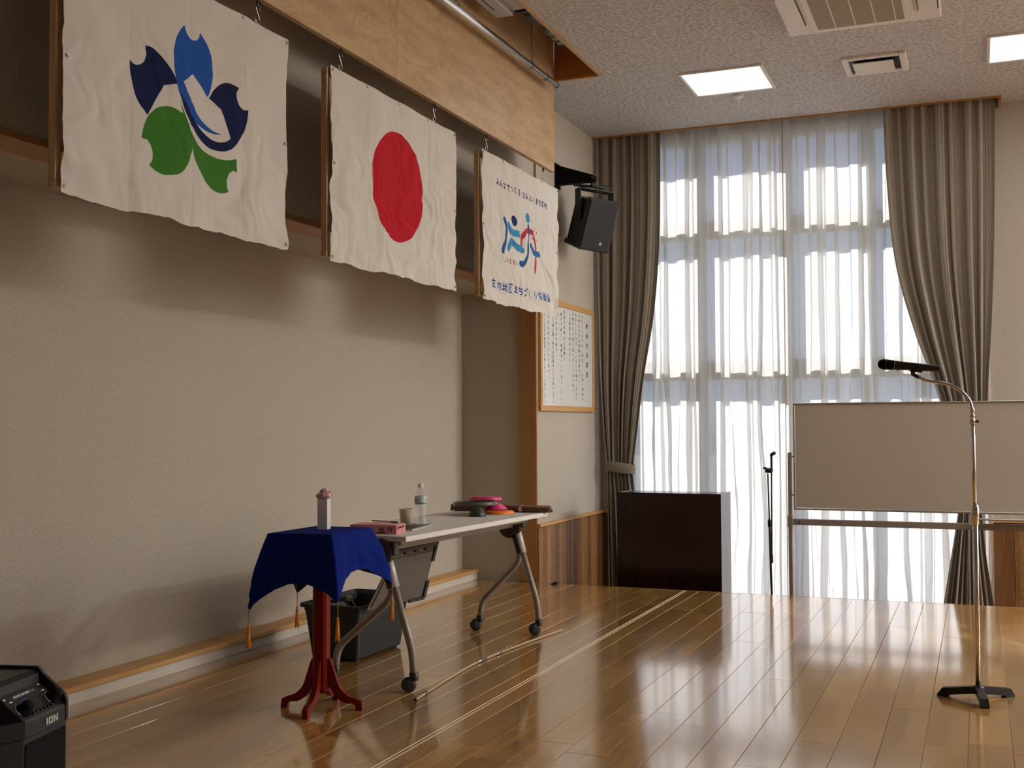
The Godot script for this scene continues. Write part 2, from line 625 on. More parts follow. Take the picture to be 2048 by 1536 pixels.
# Mineral-wool ceiling board: short worm marks on a pale ground. Returns colour and relief.
func ceiling_maps() -> Array:
	var size := 1024
	var a := noise_img(size, 0.055, 2, 3).get_data()
	var b := noise_img(size, 0.02, 2, 9).get_data()
	var px := PackedByteArray()
	var hp := PackedByteArray()
	px.resize(size * size)
	hp.resize(size * size)
	for i in size * size:
		var k := clampf((absf(a[i] - 122.0) - 5.0) / 10.0, 0.0, 1.0)     # thin lines where the noise crosses its middle
		var m := clampf((b[i] - 118.0) / 14.0, 0.0, 1.0)
		var t := 1.0 - (1.0 - k) * (1.0 - m)
		px[i] = int(112.0 + 126.0 * t)
		hp[i] = int(80.0 + 175.0 * t)
	var out := []
	for d in [px, hp]:
		var im := Image.create_from_data(size, size, false, Image.FORMAT_L8, d)
		im.generate_mipmaps()
		out.append(ImageTexture.create_from_image(im))
	return out


# Woven wall covering: crossing threads of uneven weight. Returns colour and relief.
func weave_maps() -> Array:
	var size := 512
	var a := noise_img(size, 0.03, 3, 21).get_data()
	var px := PackedByteArray()
	var hp := PackedByteArray()
	px.resize(size * size)
	hp.resize(size * size)
	for y in size:
		for x in size:
			var i := y * size + x
			var n := (a[i] - 127.0) / 127.0
			var j := (a[(i * 7 + 31) % (size * size)] - 127.0) / 127.0
			var t := 0.5 + 0.22 * sin(x * TAU / 8.0 + n * 2.0) + 0.16 * sin(y * TAU / 8.0 + n * 3.0) + 0.25 * j
			px[i] = int(clampf(232.0 + 20.0 * (t - 0.5) + 10.0 * n, 0, 255))
			hp[i] = int(clampf(t * 255.0, 0, 255))
	var out := []
	for d in [px, hp]:
		var im := Image.create_from_data(size, size, false, Image.FORMAT_L8, d)
		im.generate_mipmaps()
		out.append(ImageTexture.create_from_image(im))
	return out


# ---------------------------------------------------------------- materials
func mk(called: String, c: Color, rough := 0.6, metal := 0.0, tex: Texture2D = null) -> StandardMaterial3D:
	var m := StandardMaterial3D.new()
	m.resource_name = called
	m.albedo_color = c
	m.roughness = rough
	m.metallic = metal
	if tex:
		m.albedo_texture = tex
	m.cull_mode = BaseMaterial3D.CULL_DISABLED
	M[called] = m
	return m


func rgb(r: int, g: int, b: int) -> Color:
	return Color8(r, g, b)


func make_materials() -> void:
	# stage boards: one sheet of four board widths, in five tones of varnish
	var oak := wood(2048, 768, 1.82, 0.662, 8, Vector2(0.28, 0.75), rgb(164, 120, 62), rgb(234, 192, 124), 260.0, 0.40, 0.22, 11)
	var tones := [rgb(232, 226, 210), rgb(218, 212, 194), rgb(243, 235, 220), rgb(226, 218, 192), rgb(212, 204, 186)]
	for i in 5:
		var m := mk("oak_board_%d" % i, tones[i], 0.17, 0.0, oak)
		m.metallic_specular = 0.65
		m.clearcoat_enabled = true
		m.clearcoat = 1.0
		m.clearcoat_roughness = 0.09
	mk("board_bevel", rgb(70, 44, 22), 0.5)
	mk("hall_floor", rgb(150, 112, 68), 0.4, 0.0, oak)
	var pine := wood(1024, 256, 1.8, 0.2, 1, Vector2(2.0, 2.0), rgb(190, 146, 88), rgb(238, 200, 144), 120.0, 0.45, 0.05, 23)
	mk("pine", rgb(248, 240, 226), 0.42, 0.0, pine)
	mk("pine_dark", rgb(206, 186, 160), 0.4, 0.0, pine)
	var cedar := wood(1024, 512, 0.92, 0.36, 4, Vector2(1.0, 1.0), rgb(112, 74, 40), rgb(216, 170, 116), 95.0, 0.55, 0.14, 37)
	for i in 3:
		mk("cedar_%d" % i, [rgb(235, 228, 215), rgb(206, 194, 176), rgb(250, 240, 228)][i], 0.5, 0.0, cedar)
	var ply := veneer(1024, 512, 2.67, 1.33, rgb(174, 144, 106), rgb(228, 202, 164), 5)
	mk("plywood", rgb(228, 222, 214), 0.5, 0.0, ply)
	mk("pine_pale", rgb(240, 232, 220), 0.55, 0.0, ply)
	mk("plywood_warm", rgb(214, 168, 112), 0.5, 0.0, ply)
	mk("plywood_edge", rgb(150, 112, 72), 0.6)
	var rose := wood(512, 512, 1.2, 0.9, 6, Vector2(2.0, 2.0), rgb(20, 8, 7), rgb(66, 30, 26), 160.0, 0.5, 0.05, 51)
	mk("rosewood", rgb(255, 255, 255), 0.2, 0.0, rose)
	var cm := ceiling_maps()
	var c := mk("ceiling_board", rgb(216, 217, 218), 0.9, 0.0, cm[0])
	c.uv1_triplanar = true
	c.uv1_world_triplanar = true
	c.uv1_scale = Vector3(1.0, 1.0, 1.6)
	c.heightmap_enabled = true
	c.heightmap_scale = 0.5
	c.heightmap_texture = cm[1]
	var wm := weave_maps()
	c = mk("wall_cloth", rgb(200, 190, 175), 0.9, 0.0, wm[0])
	c.uv1_triplanar = true
	c.uv1_world_triplanar = true
	c.uv1_scale = Vector3(3.2, 3.2, 3.2)
	c.heightmap_enabled = true
	c.heightmap_scale = 0.02
	c.heightmap_texture = wm[1]
	mk("kick_white", rgb(205, 196, 184), 0.6)
	mk("bounce_wall_white", rgb(238, 234, 226), 0.85)  # white so that the unseen wall throws light back
	# fabrics
	c = mk("drape", rgb(140, 131, 117), 0.85)
	c.metallic_specular = 0.2
	c.backlight_enabled = true
	c.backlight = Color(0.10, 0.09, 0.075)
	c = mk("sheer", Color(0.87, 0.88, 0.87, 0.78), 0.9)
	c.transparency = BaseMaterial3D.TRANSPARENCY_ALPHA
	c.backlight_enabled = true
	c.backlight = Color(1, 1, 1)
	c = mk("blue_cloth", rgb(17, 36, 116), 0.8)
	c.metallic_specular = 0.15
	c.rim_enabled = true
	c.rim = 0.06
	c.rim_tint = 1.0
	mk("cloth_back", rgb(16, 22, 44), 0.9)
	mk("gold_thread", rgb(226, 142, 38), 0.55)
	mk("cord_thread", rgb(176, 140, 88), 0.7)
	# metals, plastics
	mk("chrome", rgb(214, 211, 208), 0.2, 1.0)
	mk("tube_metal", rgb(245, 245, 245), 0.26, 1.0)
	mk("steel", rgb(150, 140, 132), 0.32, 1.0)
	mk("dark_steel", rgb(60, 60, 64), 0.35, 0.8)
	mk("black_iron", rgb(18, 17, 17), 0.5)
	mk("black_plastic", rgb(22, 22, 24), 0.42)
	mk("black_matt", rgb(12, 12, 13), 0.7).metallic_specular = 0.25
	mk("speaker_black", rgb(20, 22, 26), 0.38)
	mk("grey_paint", rgb(142, 134, 124), 0.4, 0.1)
	mk("grey_light", rgb(186, 184, 182), 0.4, 0.2)
	mk("hinge_brown", rgb(62, 50, 46), 0.5)
	mk("white_plastic", rgb(226, 224, 220), 0.45)
	mk("unit_white", rgb(222, 220, 216), 0.5)
	mk("grille_beige", rgb(150, 140, 118), 0.7)
	mk("table_white", rgb(230, 226, 219), 0.42)
	mk("board_white", rgb(188, 181, 171), 0.35)
	mk("aluminium", rgb(176, 172, 166), 0.38, 0.85)
	mk("window_frame", rgb(170, 160, 146), 0.5, 0.2)
	mk("red_lacquer", rgb(116, 20, 8), 0.34).metallic_specular = 0.3
	mk("tub_black", rgb(26, 28, 31), 0.5)
	mk("lid_grey", rgb(98, 92, 84), 0.48)
	mk("lid_rim", rgb(58, 54, 50), 0.5)
	mk("paper_cup", rgb(232, 222, 198), 0.7)
	mk("pink_card", rgb(214, 140, 138), 0.6)
	mk("pink_top", rgb(222, 170, 160), 0.6)
	mk("dark_ink", rgb(54, 32, 44), 0.7)
	mk("red_ink", rgb(150, 24, 34), 0.6)
	mk("white_ink", rgb(236, 230, 226), 0.6)
	mk("hot_pink", rgb(226, 58, 128), 0.4)
	mk("orange", rgb(240, 128, 26), 0.42)
	mk("olive_disc", rgb(96, 94, 84), 0.25)
	mk("cone_dark", rgb(48, 50, 44), 0.45)
	mk("bamboo_brown", rgb(112, 78, 54), 0.55)
	mk("band_white", rgb(226, 220, 212), 0.6)
	mk("pole_tan", rgb(176, 150, 118), 0.45)
	mk("kraft", rgb(142, 92, 66), 0.8)
	mk("blossom", rgb(226, 168, 184), 0.75)
	mk("blossom_pale", rgb(238, 206, 208), 0.75)
	mk("stem", rgb(96, 62, 52), 0.8)
	mk("concrete", rgb(112, 112, 110), 0.9)
	mk("pale_building", rgb(226, 224, 220), 0.9)
	mk("seam_light", rgb(232, 214, 184), 0.3, 0.1)
	c = mk("glass", Color(0.95, 0.98, 1.0, 0.08), 0.02)
	c.transparency = BaseMaterial3D.TRANSPARENCY_ALPHA
	c = mk("bottle_clear", Color(0.92, 0.95, 0.97, 0.16), 0.06)
	c.transparency = BaseMaterial3D.TRANSPARENCY_ALPHA
	c = mk("water", Color(0.97, 0.99, 1.0, 0.02), 0.0)
	c.refraction_enabled = true
	c.refraction_scale = 0.033
	c.transparency = BaseMaterial3D.TRANSPARENCY_ALPHA
	c = mk("bag_clear", Color(0.9, 0.9, 0.9, 0.55), 0.35)
	c.transparency = BaseMaterial3D.TRANSPARENCY_ALPHA
	c = mk("lamp_panel", rgb(255, 255, 255), 0.6)
	c.emission_enabled = true
	c.emission = Color(1.0, 0.97, 0.92)
	c.emission_energy_multiplier = 2.2
	c = mk("blue_led", rgb(20, 20, 160), 0.4)
	c.emission_enabled = true
	c.emission = Color(0.12, 0.12, 1.0)
	c.emission_energy_multiplier = 0.7


# ---------------------------------------------------------------- the room
func build_outside() -> void:
	struct("ground", B(-40, -0.75, -70, 40, -0.6, -10.95, 0.0), M.concrete)


func build_shell() -> void:
	var st := S()
	box(st, Vector3(-4.25, -0.6, -8.95), Vector3(-4.09, 2.6, 5.0), 0.0)
	struct("wall_left", st, M.wall_cloth)
	st = S()
	box(st, Vector3(-4.25, -0.6, -10.62), Vector3(WX, 4.30, -8.88), 0.0)
	struct("wall_left", st, M.wall_cloth)
	st = S()
	box(st, Vector3(-4.25, 2.42, -8.88), Vector3(-3.42, 4.30, 5.0), 0.0)
	struct("wall_left", st, M.wall_cloth)
	# window wall: left of, right of and over the opening
	st = S()
	box(st, Vector3(-4.25, -0.6, -10.90), Vector3(-3.20, 4.40, WZ), 0.0)
	box(st, Vector3(0.05, -0.6, -10.90), Vector3(9.2, 4.40, WZ), 0.0)
	box(st, Vector3(-3.20, 4.0, -10.90), Vector3(0.05, 4.40, WZ), 0.0)
	struct("wall_far", st, M.wall_cloth)
	struct("unseen_wall_right", B(7.0, -0.6, -10.9, 7.2, 4.4, 5.2, 0.0), M.bounce_wall_white)  # unseen; set close and white to bounce lamp light toward the flags
	struct("wall_near", B(-4.25, -0.6, 5.0, 9.2, 4.4, 5.2, 0.0), M.wall_cloth)
	struct("floor", B(-4.25, -0.6, -10.9, 9.2, LOW, 5.2, 0.0, 0, Vector2(1.82, 0.662)), M.hall_floor)
	# ceiling, with the hoist pocket and the curtain recess left open
	st = S()
	box(st, Vector3(-3.42, CEIL, -8.51), Vector3(-3.14, 4.24, 5.0), 0.0)
	box(st, Vector3(-2.692, CEIL, -8.537), Vector3(9.0, 4.24, 5.0), 0.0)
	box(st, Vector3(WX, CEIL, -10.385), Vector3(9.0, 4.24, -8.536), 0.0)
	box(st, Vector3(0.225, CEIL, WZ), Vector3(9.0, 4.24, -10.385), 0.0)
	box(st, Vector3(WX, 4.20, WZ), Vector3(0.225, 4.30, -10.385), 0.0)
	struct("ceiling", st, M.ceiling_board)
	var trim := Node3D.new()
	trim.name = "trim_1"
	add_child(trim)
	trim.set_meta("kind", "structure")
	put("front_board", B(WX, 4.046, -10.387, 0.225, 4.20, -10.368, 0.002, 0, Vector2(1.8, 0.2)), M.pine_dark, trim)
	put("end_board", B(0.20, 4.01, WZ, 0.225, 4.20, -10.387, 0.002, 2, Vector2(1.8, 0.2)), M.pine_dark, trim)
	# lining of the stage niche
	var cas := Node3D.new()
	cas.name = "trim_2"
	add_child(cas)
	cas.set_meta("kind", "structure")
	put("side_lining", B(-3.557, 0.0, -8.885, -3.398, 2.41, -8.858, 0.002, 1, Vector2(1.8, 0.2)), M.pine_dark, cas)
	put("head_lining", B(-3.61, 2.41, -8.885, -3.41, 2.437, 5.0, 0.002, 2, Vector2(1.8, 0.2)), M.pine_dark, cas)
	var bb := Node3D.new()
	bb.name = "baseboard_left"
	add_child(bb)
	bb.set_meta("kind", "structure")
	put("kick_board", B(-4.09, 0.0, -8.88, -3.95, 0.06, 5.0, 0.001), M.kick_white, bb)
	for i in 4:
		var z0 := -8.88 + i * 3.47
		put("ledge_board", B(-4.09, 0.06, z0, -3.935, 0.086, z0 + 3.468, 0.003, 2, Vector2(1.8, 0.2), Vector2(0.3 * i, 0.4 * i)), M.pine, bb)
	build_wainscot()


func build_wainscot() -> void:
	# the side wall below the cap
	var w := Node3D.new()
	w.name = "trim_3"
	add_child(w)
	w.set_meta("kind", "structure")
	put("cap_rail", B(WX, 0.455, -10.60, -3.365, 0.482, -8.858, 0.003, 2, Vector2(1.8, 0.2)), M.pine, w)
	var z := -8.860
	var i := 0
	while z > -10.56:
		var z1 := maxf(z - 0.098, -10.598)
		put("board", B(WX, LOW, z1 + 0.0015, -3.382, 0.455, z, 0.003, 1, Vector2(0.92, 0.36), Vector2(0.13 * i, rng.randf())), M["cedar_%d" % (i * 7 % 3)], w)
		z = z1
		i += 1
	# the short return beside the window, and its casing
	put("cap_rail", B(-3.40, 0.455, -10.60, -3.235, 0.482, -10.565, 0.003, 0, Vector2(1.8, 0.2)), M.pine, w)
	put("board", B(-3.40, LOW, -10.60, -3.318, 0.455, -10.582, 0.003, 1, Vector2(0.92, 0.36), Vector2(0.1, 0.15)), M.cedar_1, w)
	put("board", B(-3.316, LOW, -10.60, -3.235, 0.455, -10.582, 0.003, 1, Vector2(0.92, 0.36), Vector2(0.3, 0.62)), M.cedar_0, w)
	put("casing", B(-3.235, LOW, -10.62, -3.195, 4.0, -10.575, 0.002, 1, Vector2(1.8, 0.2)), M.pine_dark, w)
	# right of the window
	var r := Node3D.new()
	r.name = "trim_4"
	add_child(r)
	r.set_meta("kind", "structure")
	put("cap_rail", B(0.09, 0.455, -10.60, 9.0, 0.482, -10.565, 0.003, 0, Vector2(1.8, 0.2)), M.pine, r)
	put("casing", B(0.05, LOW, -10.62, 0.09, 4.0, -10.575, 0.002, 1, Vector2(1.8, 0.2)), M.pine_dark, r)
	var x := 0.092
	i = 0
	while x < 3.0:
		put("board", B(x, LOW, -10.60, x + 0.168, 0.455, -10.582, 0.003, 1, Vector2(0.92, 0.36), Vector2(0.21 * i, rng.randf())), M["cedar_%d" % (1 + i % 2 * -1)], r)
		x += 0.17
		i += 1


func build_stage() -> void:
	var deck := struct("floor", B(-3.95, LOW, -8.835, 2.62, -0.0145, 4.98, 0.0), M.board_bevel)
	var edges := []
	var x := -2.248
	while x > -3.95:
		edges.push_front(x)
		x -= 0.1652
	edges.push_front(-3.95)
	edges.append(-2.163)
	x = -2.137
	edges.append(x)
	for k in range(13, -15, -1):
		edges.append(0.1046 - k * 0.1649)
	var deep := 0.0145
	for i in edges.size() - 1:
		var x0: float = edges[i]
		var x1: float = edges[i + 1]
		if x1 - x0 < 0.02:
			continue
		var z := -8.838 - rng.randf_range(0.0, 1.7)
		while z < 2.6:
			var z0 := maxf(z, -8.838)
			var z1 := z + 1.82
			if z1 - z0 > 0.05:
				var lift := rng.randf_range(-0.0004, 0.0004)
				var st := S()
				var k := rng.randi() % 4
				box(st, Vector3(x0 + 0.0006, -deep, z0 + 0.0005), Vector3(x1 - 0.0006, lift, z1 - 0.0005), 0.0013, Transform3D(), 2, Vector2(1.82, 0.662), Vector2(rng.randf(), k * 0.25 - (x0 + lift) / 0.662))
				put("plank", st, M["oak_board_%d" % (rng.randi() % 5)], deck)
			z = z1
	# the joint between the two fields of boards: two pale strips
	put("joint_strip", B(-2.1625, -deep, -8.838, -2.1575, 0.0014, 2.6, 0.0008), M.seam_light, deck)
	put("joint_strip", B(-2.1425, -deep, -8.838, -2.1375, 0.0014, 2.6, 0.0008), M.seam_light, deck)
	put("joint_fillet", B(-2.1573, -deep, -8.838, -2.1427, -0.0004, 2.6, 0.0005, 2, Vector2(1.82, 0.662)), M.oak_board_4, deck)
	put("nosing", B(-3.40, -0.03, -8.862, 2.62, 0.0006, -8.8385, 0.002, 0, Vector2(1.82, 0.662)), M.oak_board_1, deck)


func build_lintel_and_fascia() -> void:
	var f := thing("plywood_fascia", Vector3(-3.117, 3.317, -4.0), "long pale plywood fascia hanging from the ceiling above the three flags", "fascia")
	var z := -8.51
	var i := 0
	while z < 2.0:
		put("panel", B(-3.135, 3.317, z, -3.10, 4.62, z + 2.668, 0.0015, 2, Vector2(2.67, 1.33), Vector2(-z / 2.67 + 0.37 * i, 0.31 * i)), M.plywood, f)
		z += 2.67
		i += 1
	# the pocket the banner hoist sits in
	var p := Node3D.new()
	p.name = "trim_5"
	add_child(p)
	p.set_meta("kind", "structure")
	put("side_board", B(-2.73, 4.052, -8.535, -2.693, 4.62, 2.0, 0.002, 2, Vector2(2.67, 1.33)), M.plywood, p)
	put("end_board", B(-3.10, 4.052, -8.535, -2.73, 4.62, -8.51, 0.002, 0, Vector2(2.67, 1.33)), M.plywood_warm, p)
	put("top_board", B(-3.42, 4.62, -8.535, -2.693, 4.645, 2.0, 0.0, 2, Vector2(2.67, 1.33)), M.plywood_warm, p)
	# hoist tube, its rings, chain and winch
	var rod := thing("banner_hoist_tube", Vector3(-3.0, 3.94, -6.0), "long shiny chrome tube hung in front of the plywood fascia", "tube")
	var st := S(true)
	tube(st, PackedVector3Array([Vector3(-3.0, 3.948, -8.285), Vector3(-3.0, 3.93, -6.3), Vector3(-3.0, 3.90, -2.0)]), 0.0235, 20)
	put("tube_body", st, M.tube_metal, rod)
	st = S(true)
	lathe(st, [Vector2(0, 0), Vector2(0.020, 0.0), Vector2(0.025, 0.004), Vector2(0.025, 0.02), Vector2(0.0236, 0.022)], Transform3D(Basis(Vector3(1, 0, 0), Vector3(0, 0, 1), Vector3(0, 1, 0)), Vector3(-3.0, 3.948, -8.297)), 20)
	put("end_cap", st, M.dark_steel, rod)
	for zz in [-8.06, -7.74, -6.44, -5.0]:
		st = S(true)
		for d in [-0.006, 0.006]:
			var c := Vector3(-3.0, 3.945, zz + d)
			var ring := []
			for k in 17:
				ring.append(c + Vector3(cos(TAU * k / 16.0), sin(TAU * k / 16.0), 0) * 0.0265)
			tube(st, PackedVector3Array(ring), 0.0022, 6)
		tube(st, rounded([Vector3(-2.985, 3.968, zz), Vector3(-2.985, 4.0, zz), Vector3(-2.97, 4.02, zz), Vector3(-2.975, 4.035, zz)], 0.01), 0.0025, 6)
		put("ring_hook", st, M.steel, rod)
	var ch := thing("hoist_chain", Vector3(-3.0, 3.968, -7.76), "thin black hoist cable with beads hanging down to the chrome tube", "cable")
	st = S(true)
	tube2(st, Vector3(-3.0, 3.968, -7.76), Vector3(-3.0, 4.61, -7.76), 0.0025, 6)
	put("cable", st, M.black_iron, ch)
	for yy in [4.04, 4.08, 4.115]:
		st = S(true)
		lathe(st, [Vector2(0, -0.006), Vector2(0.005, -0.003), Vector2(0.005, 0.003), Vector2(0, 0.006)], at(Vector3(-3.0, yy, -7.76)), 8)
		put("bead", st, M.steel, ch)
	var hg := thing("hoist_winch", Vector3(-2.80, 4.10, -7.5), "grey and green winch motor tucked inside the ceiling pocket", "winch")
	var turn := Basis(Vector3(1, 0, 0), Vector3(0, 0, 1), Vector3(0, 1, 0))
	st = S(true)
	lathe(st, [Vector2(0, 0), Vector2(0.05, 0.0), Vector2(0.052, 0.02), Vector2(0.052, 0.2), Vector2(0.046, 0.23), Vector2(0.0, 0.23)], Transform3D(turn, Vector3(-2.80, 4.14, -7.38)), 20)
	put("drum", st, M.dark_steel, hg)
	st = S(true)
	lathe(st, [Vector2(0, 0), Vector2(0.036, 0.0), Vector2(0.042, 0.012), Vector2(0.042, 0.30), Vector2(0.03, 0.32), Vector2(0.0, 0.32)], Transform3D(turn, Vector3(-2.80, 4.14, -7.88)), 20)
	put("motor", st, mk("motor_green", rgb(112, 132, 126), 0.35), hg)
	for k in 3:
		st = S(true)
		lathe(st, [Vector2(0.036, 0.0), Vector2(0.0455, 0.0), Vector2(0.0455, 0.018), Vector2(0.036, 0.018)], Transform3D(turn, Vector3(-2.80, 4.14, -7.86 + 0.10 * k)), 20)
		put("band", st, M.black_iron, hg)
	put("bracket", B(-2.86, 4.10, -7.14, -2.74, 4.62, -7.10, 0.003), M.dark_steel, hg)
	var hx := thing("strip_lamp_housing", Vector3(-2.90, 4.06, -6.7), "pale grey lamp housing with a dark slot inside the ceiling pocket", "lamp housing")
	put("housing", B(-2.985, 4.065, -7.06, -2.86, 4.17, -5.2, 0.004), M.grey_light, hx)
	put("slot", B(-2.945, 4.0645, -6.92, -2.935, 4.066, -5.2, 0.0), M.black_iron, hx)
	put("reflector", B(-2.86, 4.10, -7.06, -2.78, 4.112, -5.2, 0.002), M.grey_light, hx)


func build_ceiling_fittings() -> void:
	var labels := {0: "square ceiling light panel nearest the tall window, over the whiteboard end", 1: "square ceiling light panel cut by the right edge beside the slim ceiling vent"}
	var n := 0
	# x, z, strength
	var panels := [[-1.816, -9.053, 0.9], [0.434, -9.053, 0.9]]
	for q in [[5.1, -9.95, 12.0], [6.30, -9.95, 23.0], [3.9, -8.4, 2.5], [5.1, -8.4, 7.0], [6.30, -8.4, 14.0], [2.684, -6.8, 1.5], [3.9, -6.8, 2.2], [5.1, -6.8, 3.2], [6.30, -6.8, 6.0]]:  # out of view; places and strengths chosen to light flags and side wall
		panels.append(q)
	for p in panels:
		var l: String = labels.get(n, "unseen square ceiling panel out of view, placed to light the flags and side wall")
		var o := thing("ceiling_light", Vector3(p[0], 4.04, p[1]), l, "ceiling light", "square ceiling light panels")
		var h := 0.33
		var st := S()
		for s in [-1.0, 1.0]:
			box(st, Vector3(p[0] - h, 4.045, p[1] + s * (h - 0.0125) - 0.0125), Vector3(p[0] + h, 4.075, p[1] + s * (h - 0.0125) + 0.0125), 0.003)
			box(st, Vector3(p[0] + s * (h - 0.0125) - 0.0125, 4.045, p[1] - h + 0.025), Vector3(p[0] + s * (h - 0.0125) + 0.0125, 4.075, p[1] + h - 0.025), 0.003)
		put("frame", st, M.unit_white, o)
		put("diffuser", B(p[0] - h + 0.025, 4.052, p[1] - h + 0.025, p[0] + h - 0.025, 4.06, p[1] + h - 0.025, 0.001), M.lamp_panel, o)
		var a := AreaLight3D.new()
		a.name = "panel_light"
		a.area_size = Vector2(0.6, 0.6)
		a.light_color = Color(1.0, 0.995, 0.985)
		a.light_energy = p[2]
		a.light_specular = 1.0
		a.shadow_enabled = true
		a.area_range = 20.0
		a.rotation = Vector3(-PI / 2, 0, 0)
		a.position = Vector3(0, 0.002, 0)
		o.add_child(a)
		n += 1
	# air conditioner
	var ac := thing("air_conditioner", Vector3(-0.685, 4.02, -7.63), "white ceiling air conditioner with beige intake grille and rounded louvres", "air conditioner")
	var st := S()
	box(st, Vector3(-1.19, 4.035, -8.135), Vector3(-0.18, 4.07, -7.125), 0.012)
	put("cover_plate", st, M.unit_white, ac)
	st = S()
	box(st, Vector3(-1.02, 4.020, -8.06), Vector3(-0.35, 4.04, -7.20), 0.014)
	put("centre_frame", st, M.unit_white, ac)
	put("intake_grille", B(-0.975, 4.016, -8.015, -0.41, 4.024, -7.245, 0.002), M.grille_beige, ac)
	st = S()
	for k in 4:
		box(st, Vector3(-0.86 + 0.13 * k, 4.0145, -8.01), Vector3(-0.853 + 0.13 * k, 4.0165, -7.25), 0.0)
	put("grille_rib", st, M.unit_white, ac)
	for s in [-1.0, 1.0]:
		for d in 2:
			var poly := PackedVector2Array()
			var half := 0.27
			for k in 24:
				var a := TAU * k / 24.0
				poly.append(Vector2(cos(a) * 0.058, sin(a) * 0.058 + (half if sin(a) > 0 else -half)))
			var c := Vector3(-0.685 + s * 0.425, 0, -7.63) if d == 0 else Vector3(-0.685, 0, -7.63 + s * 0.455)
			var b := Basis(Vector3(1, 0, 0), Vector3(0, 0, 1), Vector3(0, 1, 0)) if d == 0 else Basis(Vector3(0, 0, 1), Vector3(1, 0, 0), Vector3(0, 1, 0))
			if d == 1:
				continue
			st = S()
			prism(st, poly, 4.030, 4.036, Transform3D(b * Basis.from_scale(Vector3(1.14, 1.025, 1)), c))
			put("outlet_gap_shade", st, M.black_iron, ac)  # black pill stands in for the shade round the louvre
			st = S()
			prism(st, poly, 4.014, 4.031, Transform3D(b, c))
			put("louvre", st, M.unit_white, ac)
	# slot vent
	var v := thing("ceiling_vent", Vector3(-0.683, 4.03, -9.05), "small white ceiling vent with a dropped plate between the two light panels", "vent")
	st = S()
	box(st, Vector3(-0.915, 4.038, -9.275), Vector3(-0.865, 4.068, -8.827), 0.006)
	box(st, Vector3(-0.501, 4.038, -9.275), Vector3(-0.451, 4.068, -8.827), 0.006)
	box(st, Vector3(-0.865, 4.038, -9.275), Vector3(-0.501, 4.068, -9.225), 0.006)
	box(st, Vector3(-0.865, 4.038, -8.877), Vector3(-0.501, 4.068, -8.827), 0.006)
	put("frame", st, M.unit_white, v)
	put("opening_shade", B(-0.865, 4.056, -9.225, -0.501, 4.062, -8.877, 0.0), M.black_iron, v)  # black plate stands in for the shade inside the vent
	put("dropped_plate", B(-0.84, 4.028, -9.215, -0.545, 4.036, -8.93, 0.003), M.unit_white, v)
	for xx in [-0.80, -0.585]:
		st = S()
		box(st, Vector3(xx - 0.004, 4.034, -9.08), Vector3(xx + 0.004, 4.057, -9.07), 0.0)
		put("hanger", st, M.unit_white, v)
	# heat sensor with a pull string
	var d := thing("heat_sensor", Vector3(-1.815, 4.02, -9.50), "small round ceiling sensor with a thin pull string by the window", "sensor")
	st = S(true)
	lathe(st, [Vector2(0.044, 0.04), Vector2(0.044, 0.03), Vector2(0.041, 0.020), Vector2(0.02, 0.012), Vector2(0.0, 0.012)], at(Vector3(-1.815, 4.02, -9.50)), 24)
	put("body", st, M.unit_white, d)
	st = S(true)
	tube2(st, Vector3(-1.815, 4.034, -9.50), Vector3(-1.815, 3.93, -9.50), 0.0008, 5)
	put("pull_string", st, M.unit_white, d)


# ---------------------------------------------------------------- window and curtains
func build_window() -> void:
	var w := Node3D.new()
	w.name = "window_1"
	add_child(w)
	w.position = Vector3(-1.6, LOW, -10.70)
	w.set_meta("kind", "structure")
	var xs := [[-3.20, -3.12], [-2.48, -2.37], [-1.67, -1.56], [-0.94, -0.88], [-0.18, -0.07], [0.0, 0.05]]
	var ys := [[LOW, LOW + 0.12], [1.72, 1.90], [3.06, 3.22], [3.975, 4.0]]
	for p in xs:
		put("mullion", B(p[0], LOW, -10.75, p[1], 4.0, -10.65, 0.004), M.window_frame, w)
	for i in xs.size() - 1:
		for q in ys:
			put("transom", B(xs[i][1], q[0], -10.745, xs[i + 1][0], q[1], -10.655, 0.004), M.window_frame, w)
		for j in ys.size() - 1:
			put("pane", B(xs[i][1], ys[j][1], -10.703, xs[i + 1][0], ys[j + 1][0], -10.697, 0.0), M.glass, w)


